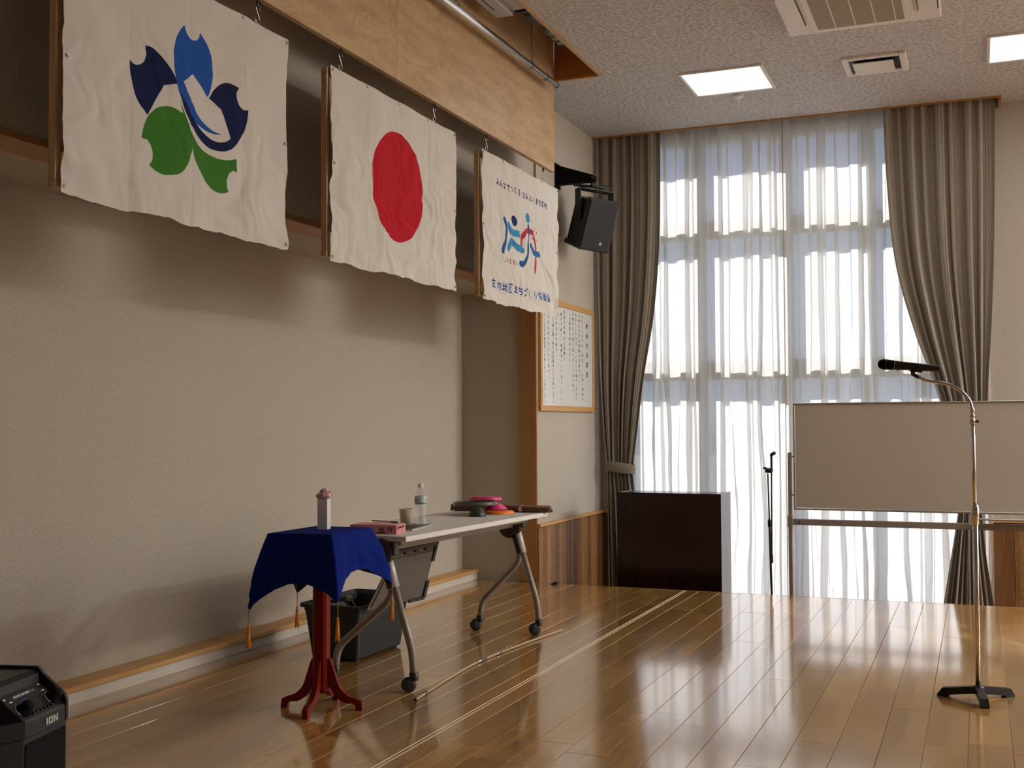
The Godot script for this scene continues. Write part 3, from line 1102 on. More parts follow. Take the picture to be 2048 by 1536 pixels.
# Left and right borders are lists of (x, y) at the same heights, from the top down.
func hang(called: String, mat: Material, lefts: Array, rights: Array, zc: float, folds: float, amp: Array, over: float, sd: int, parent: Node3D, nu: int, nv: int, warp := 0.5) -> MeshInstance3D:
	var L := []
	var R := []
	var A := []
	for i in lefts.size():
		L.append(Vector3(lefts[i].x, lefts[i].y, 0))
		R.append(Vector3(rights[i].x, rights[i].y, 0))
		A.append(Vector3(amp[i], 0, 0))
	var ls := spline(L, 12)
	var rs := spline(R, 12)
	var am := spline(A, 12)
	var nz := FastNoiseLite.new()
	nz.seed = sd
	nz.frequency = 1.0
	var f := func(u: float, v: float) -> Vector3:
		var k := v * (ls.size() - 1)
		var i := mini(int(k), ls.size() - 2)
		var t := k - i
		var l := ls[i].lerp(ls[i + 1], t)
		var r := rs[i].lerp(rs[i + 1], t)
		var a := lerpf(am[i].x, am[i + 1].x, t)
		var ph := u * folds * TAU + nz.get_noise_2d(u * 5.0, 0.3) * warp * TAU + nz.get_noise_2d(u * 7.0, v * 1.6 + 9.0) * 0.35 * v * TAU
		var m := 0.75 + 0.5 * nz.get_noise_2d(u * 9.0 + 40.0, v * 0.8)
		var edge := minf(1.0, minf(u, 1.0 - u) * 12.0)
		var p := l.lerp(r, u)
		var pitch := absf(r.x - l.x) / folds
		p.x += sin(2.0 * ph) * over * pitch * edge * m
		p.z = zc + cos(ph) * a * m + sin(ph * 0.5 + 1.0) * a * 0.25
		return p
	var st := S(true)
	sheet(st, nu, nv, f, Vector3(0, 0, 1))
	return put(called, st, mat, parent)


func build_curtains() -> void:
	var s := thing("sheer_curtain", Vector3(-2.4, LOW, -10.53), "white sheer curtain covering the window half on the side wall's side", "curtain", "")
	hang("cloth", M.sheer, [Vector2(-3.17, 4.19), Vector2(-3.17, 2.0), Vector2(-3.17, LOW + 0.02)], [Vector2(-1.62, 4.19), Vector2(-1.62, 2.0), Vector2(-1.62, LOW + 0.02)], -10.53, 9.0, [0.016, 0.026, 0.028], 0.23, 3, s, 300, 40, 0.6)
	s = thing("sheer_curtain", Vector3(-0.8, LOW, -10.53), "white sheer curtain covering the window half behind the whiteboard", "curtain", "")
	hang("cloth", M.sheer, [Vector2(-1.61, 4.19), Vector2(-1.61, 2.0), Vector2(-1.61, LOW + 0.02)], [Vector2(0.10, 4.19), Vector2(0.10, 2.0), Vector2(0.10, LOW + 0.02)], -10.53, 10.0, [0.016, 0.026, 0.028], 0.23, 14, s, 320, 40, 0.6)
	var c := thing("drape", Vector3(-3.1, LOW, -10.43), "beige drape tied back at the side wall, behind the podium", "curtain", "beige tied drapes")
	hang("cloth", M.drape,
		[Vector2(-3.375, 4.19), Vector2(-3.37, 3.2), Vector2(-3.36, 2.4), Vector2(-3.34, 1.7), Vector2(-3.31, 1.2), Vector2(-3.283, 0.93), Vector2(-3.28, 0.80), Vector2(-3.275, 0.4), Vector2(-3.26, -0.43)],
		[Vector2(-2.735, 4.19), Vector2(-2.742, 3.2), Vector2(-2.80, 2.4), Vector2(-2.92, 1.7), Vector2(-2.985, 1.2), Vector2(-3.02, 0.93), Vector2(-3.025, 0.80), Vector2(-2.985, 0.4), Vector2(-2.95, -0.43)],
		-10.42, 7.0, [0.020, 0.030, 0.032, 0.032, 0.028, 0.020, 0.020, 0.028, 0.032], 0.06, 8, c, 260, 70, 0.6)
	tieback(c, Vector3(-3.152, 0.90, -10.42), 0.148, 0.055, 0.10)
	var hk := S(true)
	tube(hk, rounded([Vector3(-3.215, 0.93, -10.575), Vector3(-3.225, 0.93, -10.53), Vector3(-3.30, 0.925, -10.50)], 0.02), 0.006, 8)
	lathe(hk, [Vector2(0, 0), Vector2(0.016, 0.0), Vector2(0.016, 0.006), Vector2(0, 0.008)], Transform3D(Basis(Vector3(1, 0, 0), Vector3(0, 0, 1), Vector3(0, -1, 0)), Vector3(-3.215, 0.93, -10.574)), 12)
	put("tie_hook", hk, M.white_plastic, c)
	c = thing("drape", Vector3(0.0, LOW, -10.43), "beige drape tied back behind the whiteboard and the chrome microphone stand", "curtain", "beige tied drapes")
	hang("cloth", M.drape,
		[Vector2(-0.73, 4.19), Vector2(-0.705, 3.4), Vector2(-0.645, 2.7), Vector2(-0.50, 2.1), Vector2(-0.335, 1.6), Vector2(-0.20, 1.1), Vector2(-0.155, 0.80), Vector2(-0.165, 0.62), Vector2(-0.23, 0.2), Vector2(-0.335, -0.43)],
		[Vector2(0.175, 4.19), Vector2(0.165, 3.4), Vector2(0.145, 2.7), Vector2(0.115, 2.1), Vector2(0.08, 1.6), Vector2(0.05, 1.1), Vector2(0.015, 0.80), Vector2(0.01, 0.62), Vector2(0.04, 0.2), Vector2(0.12, -0.43)],
		-10.42, 8.0, [0.020, 0.030, 0.032, 0.034, 0.032, 0.026, 0.020, 0.020, 0.028, 0.032], 0.06, 29, c, 280, 70, 0.6)
	tieback(c, Vector3(-0.075, 0.71, -10.42), 0.10, 0.05, 0.10)


func tieback(parent: Node3D, p: Vector3, rx: float, rz: float, h: float) -> void:
	var st := S(true)
	var f := func(u: float, v: float) -> Vector3:
		var a := u * TAU
		var sag := 0.02 * cos(a)
		return p + Vector3(cos(a) * (rx + 0.004 * sin(v * PI)), (0.5 - v) * h * (0.8 + 0.2 * absf(sin(a))) - sag, sin(a) * (rz + 0.006 * sin(v * PI)))
	sheet(st, 40, 6, f, Vector3(0, 0, 1))
	put("tieback", st, M.drape, parent)


# ---------------------------------------------------------------- flags
func uvp(a: Array, sx: float, sy: float) -> PackedVector2Array:
	var o := PackedVector2Array()
	for i in range(0, a.size(), 2):
		o.append(Vector2(a[i] * sx / 1000.0, a[i + 1] * sy / 1000.0))
	return o


func soft(p: PackedVector2Array) -> PackedVector2Array:
	var o := PackedVector2Array()
	var n := p.size()
	for i in n:
		var a := p[(i + n - 1) % n]
		var b := p[i]
		var c := p[(i + 1) % n]
		var d := p[(i + 2) % n]
		var sharp0 := absf((b - a).angle_to(c - b)) > 0.56
		var sharp1 := absf((c - b).angle_to(d - c)) > 0.56
		o.append(b)
		for k in [0.25, 0.5, 0.75]:
			o.append(b.cubic_interpolate(c, b if sharp0 else a, c if sharp1 else d, k))
	return o


const FLAG_TOP := 3.187
const FLAG_LOW := 2.158


func flag_material(called: String, cv: Canvas) -> StandardMaterial3D:
	var m := mk(called, rgb(255, 255, 255), 0.72, 0.0, cv.tex())
	m.metallic_specular = 0.2
	m.backlight_enabled = true
	m.backlight = Color(0.12, 0.12, 0.11)
	return m


func flag(z0: float, z1: float, mat: Material, label: String, sd: int, scallop: float, pull: float) -> void:
	var o := thing("flag", Vector3(-3.12, FLAG_LOW, (z0 + z1) / 2.0), label, "flag", "framed flags under the fascia")
	var st := S()
	var a := z0 + 0.012
	var b := z1 + 0.03
	for p in [[a, a - 0.03, 2.182, 3.176], [b, b + 0.03, 2.182, 3.176]]:
		box(st, Vector3(-3.150, p[2] + 0.027, minf(p[0], p[1])), Vector3(-3.116, p[3] - 0.027, maxf(p[0], p[1])), 0.002, Transform3D(), 1, Vector2(1.8, 0.2))
	for y in [2.182, 3.149]:
		box(st, Vector3(-3.151, y, b), Vector3(-3.116, y + 0.027, a), 0.002, Transform3D(), 2, Vector2(1.8, 0.2))
	put("wooden_frame", st, M.pine_pale, o)
	var nz := FastNoiseLite.new()
	nz.seed = sd
	nz.frequency = 1.0
	nz.fractal_octaves = 2
	var f := func(u: float, v: float) -> Vector3:
		var z := lerpf(z0, z1, u)
		var y := lerpf(FLAG_TOP, FLAG_LOW, v)
		var hang_down := smoothstep(0.0, 0.5, v)
		# folds fan out from the top corners and from the middle of the sides
		var d0 := atan2(u + 0.15, v + 0.25)
		var d1 := atan2(1.15 - u, v + 0.25)
		var x := sin(d0 * 17.0 + nz.get_noise_2d(u * 2.0, v * 2.0) * 5.0) * 0.007 * pull * (1.0 - u) * (0.3 + v)
		x += sin(d1 * 17.0 + nz.get_noise_2d(u * 2.0 + 7.0, v * 2.0) * 5.0) * 0.007 * pull * u * (0.3 + v)
		x += nz.get_noise_2d(u * 9.0 + nz.get_noise_2d(u * 3.0, v * 3.0), v * 2.2) * 0.011 * pull * (0.35 + hang_down)
		x += nz.get_noise_2d(u * 3.0 + 20.0, v * 1.3) * 0.012
		# two folding creases
		for c in [0.247, 0.5, 0.752]:
			x -= 0.003 * maxf(0.0, 1.0 - absf(u - c) * 160.0)
		var side := minf(u, 1.0 - u)
		x += 0.006 * (1.0 - smoothstep(0.0, 0.05, side)) * nz.get_noise_2d(4.0 if u < 0.5 else 9.0, v * 7.0)
		z += 0.010 * (1.0 - smoothstep(0.0, 0.12, side)) * (nz.get_noise_2d(1.0 if u < 0.5 else 3.0, v * 4.0) + (0.3 if u < 0.5 else -0.3) * sin(v * PI))
		y += scallop * (1.0 - smoothstep(0.8, 1.0, 1.0 - v)) * 0.0
		y += (0.006 * nz.get_noise_2d(u * 12.0, 5.0) + 0.012 * nz.get_noise_2d(u * 3.0, 8.0)) * smoothstep(0.7, 1.0, v) * scallop
		y -= 0.004 * absf(sin(u * PI * 4.0)) * (1.0 - smoothstep(0.0, 0.12, v)) * scallop
		return Vector3(-3.093 + x, y, z)
	st = S(true)
	sheet(st, 150, 110, f, Vector3(1, 0, 0))
	put("cloth", st, mat, o)
	# eyelets along the hem
	for q in [Vector2(0.012, 0.018), Vector2(0.25, 0.012), Vector2(0.5, 0.012), Vector2(0.75, 0.012), Vector2(0.988, 0.018), Vector2(0.012, 0.5), Vector2(0.988, 0.5), Vector2(0.012, 0.975), Vector2(0.988, 0.975)]:
		var p: Vector3 = f.call(q.x, q.y)
		st = S(true)
		lathe(st, [Vector2(0.0045, 0.0), Vector2(0.0075, 0.0005), Vector2(0.0085, 0.002), Vector2(0.0065, 0.0032), Vector2(0.0045, 0.002)], Transform3D(Basis(Vector3(0, 1, 0), Vector3(1, 0, 0), Vector3(0, 0, 1)), p + Vector3(0.0008, 0, 0)), 14)
		put("eyelet", st, M.steel, o)
	for z in [z0 - 0.20 if z0 > -4.0 else z0 - 0.145, z1 + 0.20 if z0 > -4.0 else z1 + 0.235]:
		st = S(true)
		var ring := []
		for k in 13:
			ring.append(Vector3(-3.133 + sin(TAU * k / 12.0) * 0.003, 3.190 + cos(TAU * k / 12.0) * 0.012, z + sin(TAU * k / 12.0) * 0.012))
		tube(st, PackedVector3Array(ring), 0.0045, 6)
		put("eye_screw", st, M.black_iron, o)


func s_hook(z: float, label: String) -> void:
	var o := thing("s_hook", Vector3(-3.12, 3.19, z), label, "hook", "S-hooks holding the flags")
	var st := S(true)
	var pts := []
	var c := 3.252
	for k in 9:
		var a := lerpf(-0.2, 1.15, k / 8.0) * PI
		pts.append(Vector3(-3.125, c + 0.030 + sin(a) * 0.016, z + 0.002 + cos(a) * 0.016))
	pts.reverse()
	for k in 9:
		var a := lerpf(0.85, 2.15, k / 8.0) * PI
		pts.append(Vector3(-3.125, c - 0.030 + sin(a) * 0.017, z + 0.004 + cos(a) * 0.017))
	tube(st, spline(pts, 2), 0.0026, 7)
	put("wire", st, M.chrome, o)
	st = S(true)
	var ring := []
	for k in 13:
		ring.append(Vector3(-3.122, 3.300 + cos(TAU * k / 12.0) * 0.012, z + sin(TAU * k / 12.0) * 0.012))
	tube(st, PackedVector3Array(ring), 0.0048, 7)
	tube2(st, Vector3(-3.125, 3.311, z), Vector3(-3.125, 3.325, z), 0.004, 6)
	put("eye_bolt", st, M.black_iron, o)


func build_flags() -> void:
	var w := 1280
	var h := 880
	var cloth := rgb(216, 210, 203)
	var cv := Canvas.new(w, h, cloth)
	cv.fill(soft(uvp([471, 176, 453, 201, 431, 247, 420, 301, 418, 358, 423, 412, 440, 469, 467, 509, 497, 542, 537, 568, 577, 581, 617, 581, 651, 571, 617, 571, 585, 562, 544, 538, 505, 494, 478, 455, 460, 416, 508, 366, 580, 435, 593, 387, 602, 317, 599, 259, 578, 209, 544, 175, 538, 199, 525, 216, 509, 223, 492, 216, 478, 200], w, h)), rgb(38, 84, 166))
	cv.fill(soft(uvp([305, 334, 334, 331, 370, 351, 399, 380, 421, 413, 432, 437, 378, 464, 315, 607, 284, 574, 260, 526, 247, 471, 245, 413, 256, 424, 272, 425, 289, 414, 303, 395, 310, 367], w, h)), rgb(24, 32, 72))
	cv.fill(soft(uvp([586, 437, 608, 393, 637, 359, 675, 337, 724, 340, 713, 366, 716, 392, 731, 417, 753, 427, 776, 421, 771, 479, 756, 535, 719, 597, 689, 626, 651, 645, 593, 650, 541, 625, 502, 582, 467, 530, 445, 466, 478, 508, 513, 549, 553, 586, 593, 607, 634, 610, 668, 598, 691, 577, 676, 528, 642, 465], w, h)), rgb(24, 32, 72))
	cv.fill(soft(uvp([384, 546, 422, 540, 461, 548, 444, 488, 467, 544, 510, 622, 506, 681, 491, 736, 461, 788, 428, 813, 387, 827, 352, 823, 321, 805, 334, 781, 336, 753, 328, 728, 312, 706, 289, 706, 296, 664, 315, 615, 346, 571], w, h)), rgb(62, 118, 42))
	cv.fill(soft(uvp([511, 622, 537, 656, 577, 676, 626, 683, 676, 676, 721, 657, 728, 714, 707, 713, 687, 730, 675, 765, 678, 795, 689, 810, 660, 826, 619, 828, 570, 799, 530, 745, 509, 688], w, h)), rgb(62, 118, 42))
	flag(-3.222, -4.692, flag_material("flag_emblem", cv), "white flag with a blue and green flower emblem, largest in view", 5, 1.2, 0.45)

	cv = Canvas.new(w, h, rgb(216, 212, 204))
	var disc := PackedVector2Array()
	for k in 96:
		disc.append(Vector2(0.490 * w + cos(TAU * k / 96.0) * 0.205 * w, 0.490 * h + sin(TAU * k / 96.0) * 0.310 * h))
	cv.fill(disc, rgb(184, 30, 44))
	flag(-5.105, -6.618, flag_material("flag_disc", cv), "white flag with a plain red disc, the middle of the three flags", 17, 1.0, 0.75)

	cv = Canvas.new(w, h, rgb(216, 212, 204))
	var sc := Vector2(w, h) / 1000.0
	var blue := rgb(52, 110, 170)
	var deep := rgb(40, 84, 146)
	var navy := rgb(32, 48, 100)
	var sky := rgb(62, 138, 184)
	var red := rgb(178, 52, 72)
	for s in [
		[red, 26.0, [475, 544, 480, 505, 498, 473, 530, 436, 563, 420, 600, 418, 632, 431, 660, 455, 676, 477, 686, 530, 684, 577, 674, 640, 660, 706]],
		[deep, 27.0, [266, 411, 280, 440, 285, 474, 277, 520, 265, 561, 245, 600, 233, 636]], [sky, 34.0, [315, 440, 336, 467, 355, 476, 381, 481, 449, 474]],
		[sky, 34.0, [306, 602, 330, 570, 356, 545, 385, 560, 414, 572, 488, 580]], [deep, 29.0, [564, 395, 572, 425, 577, 455, 580, 521, 565, 575, 544, 615, 520, 655, 491, 680, 450, 684]],
		[blue, 30.0, [620, 522, 635, 548, 653, 564, 700, 566, 740, 560]],
	]:
		cv.path(spline2(uvp(s[2], w, h)), s[1] * 0.5 * 1.28, s[0])
	for e in [[385, 393, navy], [561, 331, sky]]:
		var oval := PackedVector2Array()
		for k in 40:
			oval.append(Vector2(e[0], e[1]) * sc + Vector2(cos(TAU * k / 40.0) * 40.0, sin(TAU * k / 40.0) * 33.0))
		cv.fill(oval, e[2])
	for s in [[677, 372, 672, 396], [708, 403, 700, 420], [713, 460, 713, 466]]:
		cv.path(uvp(s, w, h), 7.0, red)
	var top := "みんなでつくる　住みよいまち庄内"
	var xs := 0.168
	for i in top.length():
		if top[i] != "　":
			cv.glyph(stroke_of(top[i]), Vector2(xs * w, 0.146 * h), Vector2(48, 46), 3.0, navy)
		xs += 0.0435 if top[i] != "　" else 0.028
	var low := "庄内地区まちづくり協議会"
	for i in low.length():
		cv.glyph(stroke_of(low[i]), Vector2((0.113 + i * 0.0655) * w, 0.842 * h), Vector2(70, 60), 3.9, deep)
	var latin := {"S": "8 1 4 0 1 3 4 5 8 7 6 10 1 9", "H": "1 0 1 10|8 0 8 10|1 5 8 5", "O": "5 0 1 3 1 7 5 10 8 7 8 3 5 0", "N": "1 10 1 0 8 10 8 0", "A": "0 10 4 0 9 10|2 6 7 6"}
	for i in 5:
		var ch: String = "SHONA"[i]
		cv.glyph(latin[ch], Vector2((0.252 + i * 0.035) * w, 0.676 * h), Vector2(24, 28), 2.6, rgb(120, 40, 52))
	flag(-7.060, -8.548, flag_material("flag_district", cv), "white flag with blue figures and Japanese lettering, beside the wall speaker", 31, 1.2, 0.9)
	s_hook(-3.42, "steel S-hook at the near top corner of the flower emblem flag")
	s_hook(-4.492, "steel S-hook at the far top corner of the flower emblem flag")
	s_hook(-5.25, "steel S-hook at the near top corner of the red disc flag")
	s_hook(-6.383, "steel S-hook at the far top corner of the red disc flag")
	s_hook(-7.205, "steel S-hook at the near top corner of the lettered flag")
	s_hook(-8.313, "steel S-hook at the far top corner of the lettered flag")


func spline2(p: PackedVector2Array) -> PackedVector2Array:
	var o := PackedVector2Array()
	for i in p.size() - 1:
		for k in 5:
			o.append(p[i].cubic_interpolate(p[i + 1], p[maxi(i - 1, 0)], p[mini(i + 2, p.size() - 1)], k / 5.0))
	o.append(p[p.size() - 1])
	return o


# ---------------------------------------------------------------- the wall beyond the stage
func build_wall_speaker() -> void:
	var o := thing("wall_speaker", Vector3(-3.25, 2.75, -9.4), "black loudspeaker tilted down on a bracket beside the lettered flag", "speaker")
	# arm
	put("wall_plate", B(-3.40, 3.38, -9.47, -3.392, 3.60, -9.33, 0.002), M.black_matt, o)
	var st := S()
	var arm := PackedVector2Array([Vector2(-3.395, 3.415), Vector2(-3.395, 3.585), Vector2(-3.06, 3.47), Vector2(-3.045, 3.45), Vector2(-3.05, 3.42)])
	prism(st, arm, -9.372, -9.366)
	prism(st, arm, -9.434, -9.428)
	prism(st, PackedVector2Array([Vector2(-3.395, 3.409), Vector2(-3.395, 3.416), Vector2(-3.05, 3.421), Vector2(-3.05, 3.414)]), -9.434, -9.366)
	put("bracket_arm", st, M.black_matt, o)
	st = S(true)
	lathe(st, [Vector2(0, 0), Vector2(0.012, 0), Vector2(0.012, 0.09), Vector2(0, 0.09)], Transform3D(Basis(Vector3(1, 0, 0), Vector3(0, 0, 1), Vector3(0, -1, 0)), Vector3(-3.065, 3.445, -9.445)), 10)
	tube2(st, Vector3(-3.075, 3.42, -9.4), Vector3(-3.075, 3.365, -9.4), 0.016, 12)
	put("pivot", st, M.black_iron, o)
	# cabinet: n faces the hall, r along the baffle, u up the baffle
	var r := Vector3(0.650, -0.077, -0.756).normalized()
	var n := Vector3(0.694, -0.346, 0.632)
	n = (n - r * n.dot(r)).normalized()
	var u := n.cross(r)
	var xf := Transform3D(Basis(r, u, n), Vector3(-3.011, 3.023, -9.4))
	st = S()
	box(st, Vector3(-0.155, -0.228, -0.055), Vector3(0.155, 0.228, -0.004), 0.012, xf)
	put("baffle", st, M.speaker_black, o)
	st = S()
	box(st, Vector3(-0.140, -0.213, -0.006), Vector3(0.140, 0.213, 0.004), 0.005, xf)
	put("front_grille", st, mk("grille_black", rgb(26, 29, 34), 0.5), o)
	st = S()
	var back := PackedVector2Array([Vector2(-0.150, 0.0), Vector2(0.150, 0.0), Vector2(0.150, -0.05), Vector2(0.03, -0.25), Vector2(-0.12, -0.25), Vector2(-0.150, -0.20)])
	# section (across, back) swept up the cabinet
	var sw := Transform3D(Basis(r, n, -u) , xf.origin - n * 0.05)
	prism(st, back, -0.20, 0.21, sw)
	put("cabinet", st, M.black_plastic, o)
	st = S()
	box(st, Vector3(-0.158, -0.226, -0.285), Vector3(0.04, -0.18, -0.06), 0.01, xf)
	put("lower_foot", st, M.black_plastic, o)
	for p in [Vector2(-0.145, 0.205), Vector2(0.145, 0.205), Vector2(-0.145, -0.205), Vector2(0.145, -0.205), Vector2(0.148, 0.0)]:
		st = S(true)
		lathe(st, [Vector2(0, 0.009), Vector2(0.007, 0.007), Vector2(0.009, 0.0)], Transform3D(xf.basis * Basis(Vector3(1, 0, 0), Vector3(0, 0, 1), Vector3(0, -1, 0)), xf * Vector3(p.x, p.y, -0.004)), 10)
		put("grille_screw", st, M.black_iron, o)
	st = S()
	box(st, Vector3(0.035, -0.165, 0.0035), Vector3(0.058, -0.138, 0.006), 0.002, xf)
	put("badge", st, M.grey_light, o)
	# yoke over the cabinet
	st = S()
	var c := xf * Vector3(0, 0, -0.10)
	var y0 := xf * Vector3(-0.168, 0.02, -0.10)
	var y1 := xf * Vector3(0.168, 0.02, -0.10)
	var t0 := Vector3(y0.x, 3.355, y0.z)
	var t1 := Vector3(y1.x, 3.335, y1.z)
	bar(st, y0, t0, 0.095, 0.010, (n - Vector3.UP * n.y).normalized())
	bar(st, y1, t1, 0.095, 0.010, (n - Vector3.UP * n.y).normalized())
	bar(st, t0, t1, 0.095, 0.010, (n - Vector3.UP * n.y).normalized())
	put("yoke", st, M.black_iron, o)
	st = S(true)
	tube2(st, Vector3(-3.22, 3.385, -9.32), Vector3(-2.93, 3.365, -9.50), 0.012, 10)
	put("cross_bar", st, M.dark_steel, o)


func build_poster() -> void:
	var w := 1200
	var h := 784
	var cv := Canvas.new(w, h, rgb(232, 232, 228))
	var ink := rgb(34, 34, 36)
	var title := "都城市民憲章"
	for i in title.length():
		cv.glyph(stroke_of(title[i]), Vector2(0.868 * w, (0.105 + i * 0.104) * h), Vector2(42, 44), 3.2, ink)
	var cols := [0.787, 0.722, 0.655, 0.595, 0.53, 0.42, 0.36, 0.265, 0.203, 0.115, 0.05]
	var starts := [0.02, 0.02, 0.02, 0.02, 0.02, 0.02, 0.05, 0.05, 0.05, 0.06, 0.05]
	var lines := ["わたくしたちは、緑深く、水清い霧島の", "大地に生きる都城の市民です。", "わたくしたちは、一人ひとりがすこやかに", "生活できるふるさとをつくるために、", "この憲章を定めます。", "自然のめぐみに感謝し、", "豊かで美しい環境をつくりましょう。", "思いやる心を持ち、", "ともに支えあいゆける社会をつくりましょう。", "にできるまちをつくります。", "わたくしたちの地区をつなぐ人をつくりましょう。"]
	for k in lines.size():
		var s: String = lines[k]
		var pitch: float = minf(0.053, 0.93 / s.length())
		for i in s.length():
			cv.glyph(stroke_of(s[i]), Vector2((cols[k] - 0.014) * w, (starts[k] + i * pitch) * h), Vector2(30, 31), 2.0, ink)
	var m := mk("charter_print", rgb(255, 255, 255), 0.5, 0.0, cv.tex())
	m.clearcoat_enabled = true
	m.clearcoat = 1.0
	m.clearcoat_roughness = 0.03
	var o := thing("framed_charter", Vector3(-3.39, 1.42, -9.62), "wood-framed white board of vertical Japanese text on the wall beyond the stage", "framed text")
	var z0 := -8.905
	var z1 := -10.345
	var y0 := 1.42
	var y1 := 2.385
	var st := S()
	box(st, Vector3(-3.40, y1 - 0.048, z1), Vector3(-3.372, y1, z0), 0.003, Transform3D(), 2, Vector2(1.8, 0.2))
	box(st, Vector3(-3.40, y0, z1), Vector3(-3.372, y0 + 0.048, z0), 0.003, Transform3D(), 2, Vector2(1.8, 0.2))
	box(st, Vector3(-3.40, y0 + 0.048, z1), Vector3(-3.372, y1 - 0.048, z1 + 0.048), 0.003, Transform3D(), 1, Vector2(1.8, 0.2))
	box(st, Vector3(-3.40, y0 + 0.048, z0 - 0.048), Vector3(-3.372, y1 - 0.048, z0), 0.003, Transform3D(), 1, Vector2(1.8, 0.2))
	put("frame", st, M.pine, o)
	st = S()
	var x := -3.382
	quad(st, Vector3(x, y1 - 0.048, z0 - 0.048), Vector3(x, y1 - 0.048, z1 + 0.048), Vector3(x, y0 + 0.048, z1 + 0.048), Vector3(x, y0 + 0.048, z0 - 0.048), Vector3(1, 0, 0))
	put("printed_sheet", st, m, o)
	put("backing", B(-3.399, y0 + 0.04, z1 + 0.04, -3.384, y1 - 0.04, z0 - 0.04, 0.0), M.plywood_edge, o)


func build_podium() -> void:
	var o := thing("podium", Vector3(-2.44, LOW, -9.65), "dark reddish-brown wooden podium standing below the stage in front of the window", "podium")
	var zf := -9.45
	var zb := -9.85
	var rs := Vector2(1.2, 0.9)
	put("front_panel", B(-2.7565, LOW + 0.02, zf - 0.018, -2.1235, 0.722, zf - 0.002, 0.0006, 1, rs), M.rosewood, o)
	put("front_stile", B(-2.89, LOW, zf - 0.018, -2.757, 0.722, zf, 0.0006, 1, rs, Vector2(0.3, 0.2)), M.rosewood, o)
	put("front_stile", B(-2.123, LOW, zf - 0.018, -1.99, 0.722, zf, 0.0006, 1, rs, Vector2(0.6, 0.7)), M.rosewood, o)
	put("side_panel", B(-2.89, LOW, zb, -2.868, 0.722, zf - 0.018, 0.002, 1, rs), M.rosewood, o)
	put("side_panel", B(-2.012, LOW, zb, -1.99, 0.722, zf - 0.018, 0.002, 1, rs, Vector2(0.1, 0.4)), M.rosewood, o)
	put("top_board", B(-2.868, 0.69, zb + 0.01, -2.012, 0.716, zf - 0.018, 0.002, 0, rs), M.rosewood, o)
	put("shelf", B(-2.868, 0.1, zb + 0.02, -2.012, 0.122, zf - 0.03, 0.002, 0, rs), M.rosewood, o)


func build_whiteboard() -> void:
	var o := thing("whiteboard", Vector3(-0.49, LOW, -9.5), "large blank whiteboard on a grey steel stand in front of the window", "whiteboard")
	var x0 := -1.400
	var x1 := 0.425
	put("board_face", B(x0 + 0.012, 0.617, -9.508, x1 - 0.012, 1.460, -9.486, 0.001), M.board_white, o)
	var st := S()
	for y in [[0.605, 0.622], [1.455, 1.472]]:
		box(st, Vector3(x0, y[0], -9.514), Vector3(x1, y[1], -9.48), 0.003)
	for x in [[x0, x0 + 0.016], [x1 - 0.016, x1]]:
		box(st, Vector3(x[0], 0.622, -9.514), Vector3(x[1], 1.455, -9.48), 0.003)
	put("board_rim", st, M.aluminium, o)
	for s in [[-1.448, -1.416, x0], [0.442, 0.474, x1]]:
		put("upright", B(s[0], LOW + 0.07, -9.515, s[1], 1.07, -9.485, 0.003), M.grey_paint, o)
		put("joint_sleeve", B(s[0] - 0.004, 0.46, -9.519, s[1] + 0.004, 0.56, -9.481, 0.003), M.grey_paint, o)
		for y in [1.037, 0.724]:
			st = S(true)
			tube2(st, Vector3(minf(s[1], s[2]) - 0.005, y, -9.5), Vector3(maxf(s[0], s[2]) + 0.005, y, -9.5), 0.006, 8)
			put("pivot_pin", st, M.steel, o)
		put("foot_bar", B(s[0] - 0.004, LOW + 0.06, -9.80, s[1] + 0.004, LOW + 0.09, -9.20, 0.004), M.grey_paint, o)
		for z in [-9.77, -9.23]:
			caster(o, Vector3((s[0] + s[1]) / 2, LOW, z), 0.025)
	put("cross_beam", B(-1.416, 0.481, -9.515, 0.442, 0.531, -9.485, 0.003), M.grey_paint, o)
	put("pen_tray", B(-0.02, 0.560, -9.485, 0.40, 0.574, -9.42, 0.003), M.aluminium, o)
	st = S(true)
	lathe(st, [Vector2(0, 0), Vector2(0.006, 0), Vector2(0.006, 0.003), Vector2(0, 0.003)], Transform3D(Basis(Vector3(1, 0, 0), Vector3(0, 0, 1), Vector3(0, -1, 0)), Vector3(-1.36, 0.505, -9.485)), 10)
	put("beam_bolt", st, M.black_iron, o)


func caster(parent: Node3D, p: Vector3, r: float, yaw := 0.0) -> void:
	var b := Basis(Vector3.UP, yaw)
	var st := S(true)
	for s in [-1.0, 1.0]:
		lathe(st, [Vector2(0, 0.0), Vector2(r * 0.5, 0.0), Vector2(r * 0.94, 0.001), Vector2(r, r * 0.06), Vector2(r, r * 0.32), Vector2(r * 0.93, r * 0.42), Vector2(r * 0.45, r * 0.46), Vector2(0, r * 0.47)], Transform3D(b * Basis(Vector3(0, 1, 0), Vector3(s, 0, 0), Vector3(0, 0, s)), p + Vector3(0, r, 0) + b * Vector3(s * r * 0.16, 0, 0)), 18)
	put("caster_wheel", st, M.black_plastic, parent)
	st = S()
	box(st, Vector3(-r * 0.14, r * 0.5, -r * 0.4), Vector3(r * 0.14, r * 2.1, r * 0.5), 0.003, at(p, b))
	put("caster_fork", st, M.black_matt, parent)


